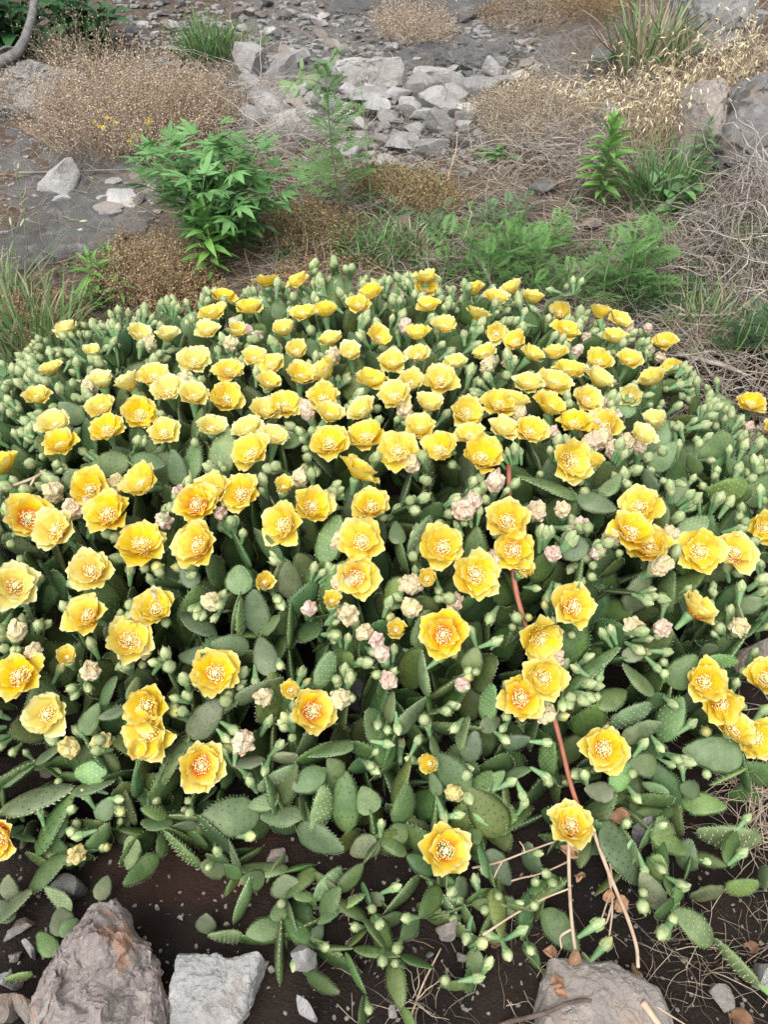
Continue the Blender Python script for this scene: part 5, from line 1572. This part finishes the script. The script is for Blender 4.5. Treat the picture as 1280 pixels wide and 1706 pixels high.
bushy_plant(1205, 215, 26, 50, 24, 'small heart leaved vine climbing the pinkish boulder', broad, 20, stems=5, name='creeper', cat='vine')
bushy_plant(240, 262, 40, 50, 40, 'small dark green wildflower plant at the foot of the tan tuft', broad, 16, stems=8, name='wildflower_plant', cat='wildflower')

# the bush and sapling in the far corner
dk = [lance_leaf('leaf', 'leaf_dark', 0.30, 0.15, 0.4), lance_leaf('leaf', 'leaf_dark', 0.36, 0.2, 0.6)]
bushy_plant(30, 100, 110, 130, 210, 'dark green leafy bush behind the pale boulder', dk, 34, stems=15, name='leafy_bush', cat='bush')
bushy_plant(150, 92, 70, 95, 132, 'dark leaning bush with drooping leaves above the tan tuft', dk, 32, stems=12, name='leafy_bush', cat='bush')
tc = root_on(-60, 190)
def at_depth(px, py, z):
    return CAM + ray(px, py) * z
tz = (tc - CAM) @ FW
tr = ob('sapling', None, T3(tc), None, 'bent grey bare branched sapling arching over the pale boulder', 'tree')
pth = [tc, at_depth(-45, 130, tz), at_depth(0, 104, tz - 0.02), at_depth(30, 84, tz - 0.03), at_depth(48, 45, tz - 0.03), at_depth(57, 0, tz), at_depth(70, -90, tz + 0.05), at_depth(60, -230, tz + 0.05)]
V, Q, T = tube([p - tc for p in pth], [0.03, 0.024, 0.021, 0.018, 0.016, 0.015, 0.012, 0.006], 9, 6)
V = V + 0.002 * fbm(V * 60, 3, 2)[:, None]
ob('trunk', mesh_np('trunk', V, Q, T, [M['trunk']]), None, tr)
for a, b, c_ in [((30, 84), (10, 78), (-15, 92)), ((57, 0), (90, -40), (130, -60)), ((70, -90), (20, -150), (-20, -190))]:
    V, Q, T = tube([at_depth(*a, tz) - tc, at_depth(*b, tz - 0.03) - tc, at_depth(*c_, tz - 0.05) - tc], [0.007, 0.005, 0.002], 6, 4)
    ob('twig', mesh_np('twig', V, Q, T, [M['trunk']]), None, tr)
for k in range(60):
    b = at_depth(rs.uniform(-60, 130), rs.uniform(-260, -60), tz + 0.1 * rs.randn())
    leaf_at(tr, tc, rnd.choice(dk), b, rs.randn(3) + np.array([0, 0, -0.4]), 0.07 * rnd.uniform(0.7, 1.2))

# dry tufts
dry_tuft(215, 232, 150, 112, 1100, TAN + [(0.40, 0.27, 0.18)], 'wide fluffy tan dry weed tuft before the pale boulder', seeds=3)
dry_tuft(320, 215, 70, 80, 420, TAN + RUST[:1], 'rusty tan dry weed tuft beside the grey squarish rock')
dry_tuft(12, 185, 46, 60, 220, TAN, 'narrow tan dry tuft between boulder and sapling')
dry_tuft(690, 68, 62, 56, 380, TAN, 'round tan dry tuft on the upper scree')
dry_tuft(880, 212, 112, 50, 620, [(0.50, 0.42, 0.30), (0.55, 0.46, 0.34), (0.44, 0.36, 0.26)], 'straw coloured matted tuft below the bent oat stalks')
dry_tuft(255, 480, 92, 78, 620, RUST + DRY[:1], 'brown springy dry tuft before the dark slab')
dry_tuft(300, 500, 80, 40, 420, RUST, 'reddish dry tuft at the back edge of the clump')
dry_tuft(700, 345, 66, 50, 380, RUST + [(0.18, 0.22, 0.09)], 'rust brown dry tuft behind the bark stub')
dry_tuft(520, 400, 90, 44, 480, RUST + [(0.20, 0.24, 0.10)], 'low brownish green tuft between the two taller weeds')
dry_tuft(640, 320, 60, 36, 300, RUST + [(0.22, 0.26, 0.11)], 'low yellowish tuft beneath the scree stones')
dry_tuft(880, 40, 86, 46, 320, RUST[:2] + DRY, 'brown dry tuft at the upper end of the scree')
dry_tuft(975, 25, 60, 50, 260, RUST, 'dark brown dry tuft behind the broad bladed grass')
dry_tuft(70, 540, 90, 40, 420, RUST[:3] + DRY[3:], 'brown matted dry tuft under the long grass')
dry_tuft(560, 480, 120, 30, 420, RUST[:3], 'reddish brown matting hugging the back of the clump')
dry_tuft(130, 130, 50, 90, 160, DRY + [(0.2, 0.24, 0.12)], 'thin grey green stalks standing behind the tan tuft', spread=0.3)

# green grass
grass(345, 98, 56, 58, 320, GREEN, 'fine bladed green grass tuft above the tan tuft', width=0.0022)
grass(400, 92, 60, 40, 160, GRASSY, 'sparse pale grass fringe beside the fine green tuft', width=0.0018)
grass(1080, 112, 96, 92, 180, GRASSY + GREEN[:1] + DRY[:2], 'broad bladed green grass before the stratified outcrop', width=0.0048, droop=1.3)
grass(60, 585, 120, 105, 230, GRASSY + GREEN[:1], 'long green and straw grass beside the palest flowers', width=0.0026, droop=1.1)
grass(10, 500, 60, 80, 70, GRASSY, 'pale grass at the near edge of the dark slab', width=0.0024)
grass(1100, 330, 80, 80, 240, GREEN + GRASSY[1:2], 'green grass around the foot of the pinkish boulder', width=0.0032)
grass(1180, 540, 70, 60, 140, GRASSY, 'thin grass growing under the dead vines', width=0.0024)
grass(620, 430, 90, 44, 240, GREEN, 'dark green grass hugging the back of the clump', width=0.0026, droop=1.5)
grass(690, 420, 46, 40, 100, GRASSY, 'pale grass blades around the bark stub', width=0.003, droop=1.5)
grass(1250, 420, 60, 60, 120, GRASSY, 'wisps of grass inside the dead vine tangle', width=0.0022)
grass(10, 700, 60, 70, 180, GREEN, 'dark grass beside the outer buds of the clump', width=0.0024)
grass(745, 165, 14, 20, 40, GREEN, 'tiny grass sprig between scree stones', width=0.0016)
for (pts, lab) in [([(48, 440), (36, 340), (28, 300), (31, 272)], 'tallest pale foxtail stalk over the slab'), ([(30, 450), (22, 400), (16, 362)], 'straight short foxtail stalk by the slab'), ([(14, 455), (20, 400), (40, 365)], 'foxtail stalk leaning across its neighbours'), ([(78, 440), (84, 395), (110, 370), (145, 368)], 'foxtail arching over the slab'), ([(85, 440), (92, 410), (112, 386), (138, 382)], 'second foxtail arching below the first')]:
    b = root_on(*pts[0]); z0 = (b - CAM) @ FW
    W3 = [b - b] + [at_depth(x, y, z0 - 0.02) - b for x, y in pts[1:]]
    root = ob('foxtail_grass', None, T3(b), None, lab, 'grass')
    V, Q, T = tube(W3, [0.0016] * len(W3), 4, 4)
    ob('stalk', mesh_np('stalk', V, Q, T, [M['stem_pale']] if 'stem_pale' in M else [M['leaf_grey']]), None, root)
    V, Q, T = tube([W3[-2] * 0.35 + W3[-1] * 0.65, W3[-2] * 0.15 + W3[-1] * 0.85, W3[-1]], [0.002, 0.0042, 0.0015], 6, 4)
    ob('seed_head', mesh_np('seed_head', V, Q, T, [M['areole_pale']]), None, root)

# dry oats and bent straw
oats(1085, 245, 95, 130, 150, 'dry oats with drooping pale spikelets before the grass')
oats(1175, 185, 90, 120, 130, 'dry oats standing over the pinkish boulder')
oats(1010, 185, 60, 60, 60, 'low bent dry oats around the bluish stone', lean=(-0.5, 0))
oats(930, 150, 70, 70, 50, 'flattened straw stalks leaning over the scree edge', lean=(-1.3, -0.2), palette=((0.5, 0.42, 0.32), (0.42, 0.35, 0.27)))
oats(1235, 110, 50, 90, 40, 'sparse dry oats beside the slanted grey stone')


def heap(name, px, py, hw, hh, n, lens, rad, palette, label, cat, wig=0.9, droop=0.8, K=9, kind='stuff', flat=0.35):
    c = root_on(px, py); s = wpx(c)
    q = rs.uniform(0, 6.283, n); rr = np.sqrt(rs.rand(n)); z = rs.rand(n) * np.sqrt(np.clip(1 - rr ** 2, 0, 1))
    roots = np.stack([c[0] + hw * s * rr * np.cos(q), c[1] + hw * s * 0.7 * rr * np.sin(q), np.zeros(n)], 1)
    roots[:, 2] = ground(roots[:, 0], roots[:, 1]) + z * hh * s
    d = np.stack([rs.randn(n), 0.7 * rs.randn(n), flat * np.abs(rs.randn(n))], 1)
    V, Q, per, P, D = strands(roots, d, rs.uniform(*lens, n), rad * rs.uniform(0.5, 1.3, n), K, droop, wig)
    g = ground(V[:, 0], V[:, 1]) + 0.001
    V[:, 2] = np.maximum(V[:, 2], g)
    mb = MB(); mb.add(V - c, Q, None, 0, cols(n, per, palette))
    return ob(name, mb.mesh(name, [M['straw']]), T3(c), None, label, cat, None, kind)


heap('dead_vines', 1240, 400, 80, 130, 230, (0.15, 0.36), 0.0023, GREYD, 'pale tangle of dead vines under the dark cracked boulder', 'dead vines', wig=1.0, droop=0.9, K=11, flat=0.9)
heap('dead_vines', 1270, 480, 80, 80, 130, (0.15, 0.34), 0.0019, GREYD, 'lower tangle of dead vines by the bank', 'dead vines', wig=1.0, K=11, flat=0.7)
heap('dead_vines', 1110, 430, 80, 40, 120, (0.1, 0.25), 0.0013, GREYD + DRY, 'thin dead vines between the weeds', 'dead vines')
heap('dry_brush', 470, 245, 85, 40, 300, (0.12, 0.32), 0.0014, GREYD, 'grey dry brush spilling below the scree edge', 'dry brush', wig=0.5, K=6)
heap('dry_brush', 420, 180, 60, 40, 200, (0.15, 0.4), 0.0014, GREYD, 'grey straw draped over the scree edge', 'dry brush', wig=0.4, K=6)
heap('dry_brush', 930, 260, 90, 30, 320, (0.1, 0.3), 0.0014, GREYD, 'grey dry brush around the small log', 'dry brush', wig=0.6, K=6)
heap('dry_brush', 1250, 1310, 42, 30, 85, (0.06, 0.14), 0.0010, [(0.52, 0.42, 0.31), (0.45, 0.36, 0.27)], 'stiff straw coloured dry brush lying against the lower pads', 'dry brush', wig=0.35, droop=0.4, K=5, flat=0.5)
heap('dry_brush', 1255, 1390, 40, 22, 70, (0.06, 0.13), 0.0009, [(0.52, 0.42, 0.31), (0.42, 0.33, 0.25)], 'straw coloured dry brush over the creeping chain of pads', 'dry brush', wig=0.35, droop=0.4, K=5, flat=0.4)
heap('dry_brush', 690, 1675, 12, 12, 12, (0.04, 0.09), 0.0009, [(0.50, 0.42, 0.32)], 'small forked dry straw on the bare soil', 'dry brush', wig=0.5, K=6, flat=0.8)
heap('dry_brush', 1180, 1580, 90, 10, 60, (0.04, 0.12), 0.0007, DRY, 'scattered dead stems on the soil by the beige rock', 'dry brush', wig=0.5, K=6)


def litter(name, n, zones, lens, rad, palette, label, wig=0.5):
    pts = np.array([hit(*zone_pt(zones)) for i in range(n)])
    roots = pts.copy(); roots[:, 2] = ground(pts[:, 0], pts[:, 1]) + rs.uniform(0, 0.012, n)
    d = np.stack([rs.randn(n), rs.randn(n), 0.12 + 0.22 * np.abs(rs.randn(n))], 1)
    V, Q, per, P, D = strands(roots, d, rs.uniform(*lens, n), rad * rs.uniform(0.5, 1.4, n), 5, 0.35, wig)
    V[:, 2] = np.maximum(V[:, 2], ground(V[:, 0], V[:, 1]) + 0.0008)
    mb = MB(); mb.add(V, Q, None, 0, cols(n, per, palette))
    ob(name, mb.mesh(name, [M['straw']]), None, None, label, 'dry litter', None, 'stuff')


litter('dry_straw', 6500, [(430, 1300, 230, 560), (800, 1300, 100, 260), (1100, 1300, 500, 800)], (0.05, 0.2), 0.0013, GREYD + DRY, 'grey dead grass stems matting the slope')
litter('dry_straw', 2600, [(-20, 520, 250, 620), (200, 480, 220, 300), (0, 400, 90, 220)], (0.04, 0.15), 0.0010, DRY + RUST, 'brown dry stems lying around the slab')
litter('dry_straw', 900, [(300, 960, -30, 300), (850, 1300, -40, 120)], (0.05, 0.2), 0.0012, DRY, 'loose straw over the scree')
litter('dry_straw', 200, [(560, 1290, 1500, 1720), (1180, 1290, 1000, 1500)], (0.02, 0.08), 0.0005, DRY + [(0.2, 0.16, 0.13)], 'thin dead rootlets on the dark soil')

litter('dry_straw', 2600, [(-900, -20, 60, 900), (1300, 2100, 60, 1300)], (0.05, 0.2), 0.0014, GREYD + DRY, 'dead grass stems on the ground beside the clump')
# low green cover in the litter
wl = []
for i in range(420):
    x, y = zone_pt([(560, 1180, 340, 540), (430, 640, 330, 470), (0, 230, 430, 620), (1060, 1280, 380, 600), (-20, 60, 600, 760)])
    wl.append(hit(x, y))
wl = np.array(wl); k = np.repeat(np.arange(len(wl)), 9); n = len(k)
rt = wl[k] + np.stack([0.012 * rs.randn(n), 0.012 * rs.randn(n), np.zeros(n)], 1); rt[:, 2] = ground(rt[:, 0], rt[:, 1])
V, Q, per, _, _ = strands(rt, np.stack([0.6 * rs.randn(n), 0.6 * rs.randn(n), 0.8 * np.ones(n)], 1), rs.uniform(0.015, 0.05, n), 0.0035, 4, 0.8, 0.2, flat=True)
mb = MB(); mb.add(V, Q, None, 0, cols(n, per, GREEN + [(0.16, 0.24, 0.10)]))
ob('ground_cover', mb.mesh('ground_cover', [M['blade']]), None, None, 'tiny green seedlings sprouting through the dead litter', 'ground cover', None, 'stuff')

# small yellow wildflowers in the tan tuft
def daisy_mesh():
    mb = MB()
    for k in range(8):
        a = k / 8 * 6.283; d = np.array([math.cos(a), math.sin(a), 0.25]); s = np.array([-math.sin(a), math.cos(a), 0])
        mb.add(np.array([d * 0.1, d * 0.6 + s * 0.27, d * 1.0, d * 0.6 - s * 0.27]), [(0, 1, 2, 3)])
    mb.add(np.array([(0.25, 0, 0.1), (0, 0.25, 0.1), (-0.25, 0, 0.1), (0, -0.25, 0.1), (0, 0, 0.3)]), None, [(0, 1, 4), (1, 2, 4), (2, 3, 4), (3, 0, 4)])
    return mb.mesh('bloom', [M['daisy']], False)


dm = daisy_mesh()
for (x, y) in [(136, 151), (200, 137), (282, 141), (275, 177), (165, 185), (178, 197), (156, 204), (164, 210), (172, 213), (191, 205), (246, 199), (250, 203), (244, 206), (222, 225), (215, 237)]:
    b = root_on(x, y + 42); z0 = (b - CAM) @ FW
    tip = at_depth(x, y, z0 - 0.05)
    root = ob('wildflower', None, T3(b), None, 'tiny yellow wildflower on a thin stem in the tan tuft', 'wildflower', 'yellow wildflowers in the tan tuft')
    V, Q, T = tube([(0, 0, 0), (tip - b) * 0.5 + 0.01 * rs.randn(3), tip - b], [0.0012, 0.001, 0.0008], 4, 3)
    ob('stem', mesh_np('stem', V, Q, T, [M['stem']]), None, root)
    ob('bloom', dm, mat4(frame(np.array([0.2 * rs.randn(), -0.5, 0.8])), tip - b, (0.011, 0.011, 0.011)), root)

# the small pale cactus on the scree
far = Plant('prickly_pear_cactus', root_on(490, 178), 'small flowerless pale green prickly pear growing among scree rocks')
fz = (far.base - CAM) @ FW
for (bx, by, tx, ty, w) in [(492, 178, 500, 140, 16), (500, 148, 505, 112, 15), (504, 116, 501, 96, 7), (494, 160, 466, 138, 26), (506, 142, 534, 124, 18), (530, 128, 554, 116, 17), (498, 176, 488, 158, 15)]:
    b = CAM + ray(bx, by) * (fz - 0.01); t = CAM + ray(tx, ty) * (fz + rnd.uniform(-0.03, 0.02))
    add_pad(far, b, t, w * wpx(b) * 1.15, nrm(CAM - b) + 0.3 * rs.randn(3), 'pad_young')
flush_pads(far)

# sticks, stems and dead leaves
def stick(name, pts, rad, mat, label, cat, lift=0.01, depth=None, twigs=0):
    """a stick along pixel points lying on the ground (lift: heights above it)"""
    n = len(pts); lf = lift if isinstance(lift, (list, tuple)) else [lift] * n
    W3 = [hit(x, y, l) for (x, y), l in zip(pts, lf)]
    c = np.array(W3[0])
    rr = np.linspace(rad, rad * 0.6, n)
    V, Q, T = tube([p - c for p in W3], rr, 7, 5)
    V = V + (rad * 0.18) * fbm(V * 90, 2, 3)[:, None]
    return ob(name, mesh_np(name, V, Q, T, [M[mat]]), T3(c), None, label, cat)


stick('log', [(872, 198), (885, 212), (900, 230)], 0.02, 'stick', 'short lichen spotted branch stub poking from grey brush', 'log', [0.05, 0.03, 0.015])
stick('log', [(670, 368), (690, 388), (705, 402)], 0.024, 'bark', 'dark rotting bark stub with pale patches behind the clump', 'log', [0.05, 0.03, 0.02])
stick('stick', [(690, 412), (712, 422), (735, 430)], 0.007, 'stick', 'pale broken stick beside the bark stub', 'stick')
stick('stick', [(1128, 588), (1170, 600), (1215, 612), (1245, 625)], 0.007, 'stick', 'brownish fallen stick right beside the clump edge', 'stick', 0.015)
stick('stick', [(1130, 524), (1175, 526), (1230, 522)], 0.005, 'stick', 'pale straight fallen stick below the dead vines', 'stick', 0.02)
stick('stick', [(862, 500), (852, 480), (870, 462)], 0.004, 'stick', 'pointed twig sticking up behind the yellow flowers', 'twig', [0.2, 0.24, 0.28])
stick('stick', [(1090, 170), (1000, 150), (950, 132), (880, 95)], 0.004, 'stick', 'long thin branch lying across the dry oats', 'branch', 0.06)
stick('stick', [(745, 300), (760, 250), (762, 220)], 0.0018, 'stem_tan', 'thin upright straw before the scree stones', 'straw', [0.0, 0.07, 0.12])
stick('stick', [(620, 370), (612, 250), (600, 130)], 0.0018, 'stem', 'thin dark grass stalk crossing the scree', 'grass stalk', [0.0, 0.16, 0.34])
stick('stick', [(30, 288), (120, 285), (210, 282)], 0.003, 'stick', 'thin twig lying across the dark slab', 'twig', 0.025)


def canopy_stem(pts, rad, mat, name, label, cat, lift=0.02, parts=None):
    W3 = []
    for (x, y) in pts:
        p = on_canopy(x, y); W3.append(p + nrm(CAM - p) * lift)
    W3 = np.array(W3)
    if len(W3) > 4: W3[1:-1] = 0.25 * W3[:-2] + 0.5 * W3[1:-1] + 0.25 * W3[2:]
    c = W3[0]
    V, Q, T = tube(W3 - c, np.linspace(rad, rad * 0.8, len(W3)), 8, 5)
    o = ob(name, mesh_np(name, V, Q, T, [M[mat]]), T3(c), None, label, cat)
    for (pp, r2, m2) in parts or []:
        U3 = np.array([on_canopy(x, y) + nrm(CAM - on_canopy(x, y)) * lift for x, y in pp])
        V, Q, T = tube(U3 - c, np.linspace(r2, r2 * 0.6, len(U3)), 6, 5)
        ob('side_shoot', mesh_np('side_shoot', V, Q, T, [M[m2]]), None, o)
    return o


canopy_stem([(848, 775), (850, 860), (852, 930), (858, 985), (872, 1030), (890, 1080), (912, 1150), (928, 1210), (940, 1260), (952, 1310), (962, 1345), (985, 1385)], 0.0046, 'stem_red', 'creeping_vine', 'smooth reddish vine running through the clump to the dry tan shoots', 'vine', 0.0)
canopy_stem([(948, 1400), (948, 1440), (950, 1500), (954, 1555), (962, 1600)], 0.0029, 'stem_tan', 'dry_vine', 'single straight tan dry stem ending on the beige rock', 'stem', 0.03,
            parts=[([(953, 1548), (935, 1560), (936, 1580)], 0.002, 'stem_tan')])
canopy_stem([(990, 1385), (1005, 1430), (1025, 1480), (1050, 1535), (1065, 1580), (1064, 1612)], 0.0031, 'stem_tan', 'dry_vine', 'forked tan dry stem with papery brown leaves beside the straight one', 'stem', 0.03,
            parts=[([(1000, 1400), (1015, 1460), (1021, 1510), (1016, 1560)], 0.0022, 'stem_tan'), ([(1002, 1390), (1012, 1420), (1020, 1470), (1002, 1535)], 0.0018, 'stem_tan'), ([(1022, 1500), (1012, 1535), (1004, 1540)], 0.0016, 'stem_tan')])
canopy_stem([(787, 1446), (830, 1437), (875, 1420), (925, 1402)], 0.0017, 'stem_tan', 'dry_twig', 'thin forked pale twig pointing away from the round flower', 'twig', 0.03,
            parts=[([(838, 1434), (828, 1452), (824, 1462)], 0.0014, 'stem_tan'), ([(875, 1420), (872, 1410), (866, 1402)], 0.0014, 'stem_tan')])
canopy_stem([(852, 1468), (870, 1460), (890, 1462), (920, 1448), (950, 1434)], 0.0015, 'stem_tan', 'dry_twig', 'curled pale twig below the thin forked one', 'twig', 0.03)
canopy_stem([(805, 1558), (850, 1528), (900, 1500), (950, 1480)], 0.0017, 'stem_tan', 'dry_twig', 'long pale twig crossing the spiny pad to the stem', 'twig', 0.035)
canopy_stem([(-10, 818), (30, 806), (58, 795), (76, 783)], 0.003, 'stem_tan', 'dry_twig', 'white forked twig poking into the buds beside the pale flowers', 'twig', 0.05,
            parts=[([(58, 795), (40, 825), (12, 855)], 0.0022, 'stem_tan')])
stick('stick', [(820, 1710), (900, 1690), (960, 1668), (1020, 1668)], 0.0035, 'bark', 'brown twig resting across the beige rock', 'twig', [0.0, 0.06, 0.062, 0.062])
stick('stick', [(1072, 1670), (1090, 1695), (1105, 1720)], 0.006, 'stem_tan', 'pale split straw lying on the beige rock', 'straw', 0.06)
stick('stick', [(1020, 1620), (1100, 1680), (1180, 1730)], 0.0014, 'stem_tan', 'thin dry straw reaching past the beige rock', 'straw', 0.055)
stick('stick', [(680, 1706), (705, 1640), (735, 1580)], 0.0018, 'stem_tan', 'fine forked dry straw on the soil below the drooping stem', 'straw', [0.003, 0.02, 0.03])


def dead_leaf_mesh(seed):
    r = np.random.RandomState(seed); n = 7
    t = np.linspace(0, 1, n); u = np.linspace(-1, 1, 6)
    U, Tt = np.meshgrid(u, t); w = np.sin(math.pi * (0.06 + 0.9 * Tt)) * 0.42
    x = U * w; z = 0.35 * (U ** 2) * w + 0.12 * np.sin(7 * Tt + r.rand() * 6) + 0.08 * np.sin(5 * U + r.rand() * 6)
    V = np.stack([x, Tt, z], -1).reshape(-1, 3) + 0.04 * r.randn(n * 6, 3)
    idx = np.arange(n * 6).reshape(n, 6)
    return mesh_np('dead_leaf', V, np.stack([idx[:-1, :-1], idx[:-1, 1:], idx[1:, 1:], idx[1:, :-1]], -1).reshape(-1, 4), None, [M['dead_leaf']])


dl = [dead_leaf_mesh(i) for i in range(4)]
for (x, y, s, h) in [(1018, 1365, 34, 0.05), (1005, 1345, 26, 0.05), (965, 1425, 30, 0.04), (972, 1455, 22, 0.04), (1025, 1515, 30, 0.05), (1012, 1505, 22, 0.05), (930, 1588, 26, 0.04), (1055, 1605, 30, 0.055), (940, 1630, 30, 0.058), (955, 1610, 26, 0.058), (860, 1680, 26, 0.004), (870, 1696, 22, 0.004), (750, 1690, 34, 0.004), (1240, 1580, 26, 0.004), (1215, 1690, 40, 0.004), (828, 1555, 18, 0.03), (818, 1575, 16, 0.02), (418, 1470, 24, 0.01), (690, 1650, 18, 0.004), (1045, 1625, 20, 0.058), (925, 1650, 22, 0.058), (1190, 1640, 20, 0.004)]:
    p = hit(x, y, h)
    ob('dead_leaf', rnd.choice(dl), mat4(frame(np.array([0.5 * rs.randn(), 0.5 * rs.randn(), 1.0])), p, (s * wpx(p),) * 3), None, 'curled brown dead leaf near the dry stems and beige rock', 'dead leaf', 'curled dead leaves by the dry stems')
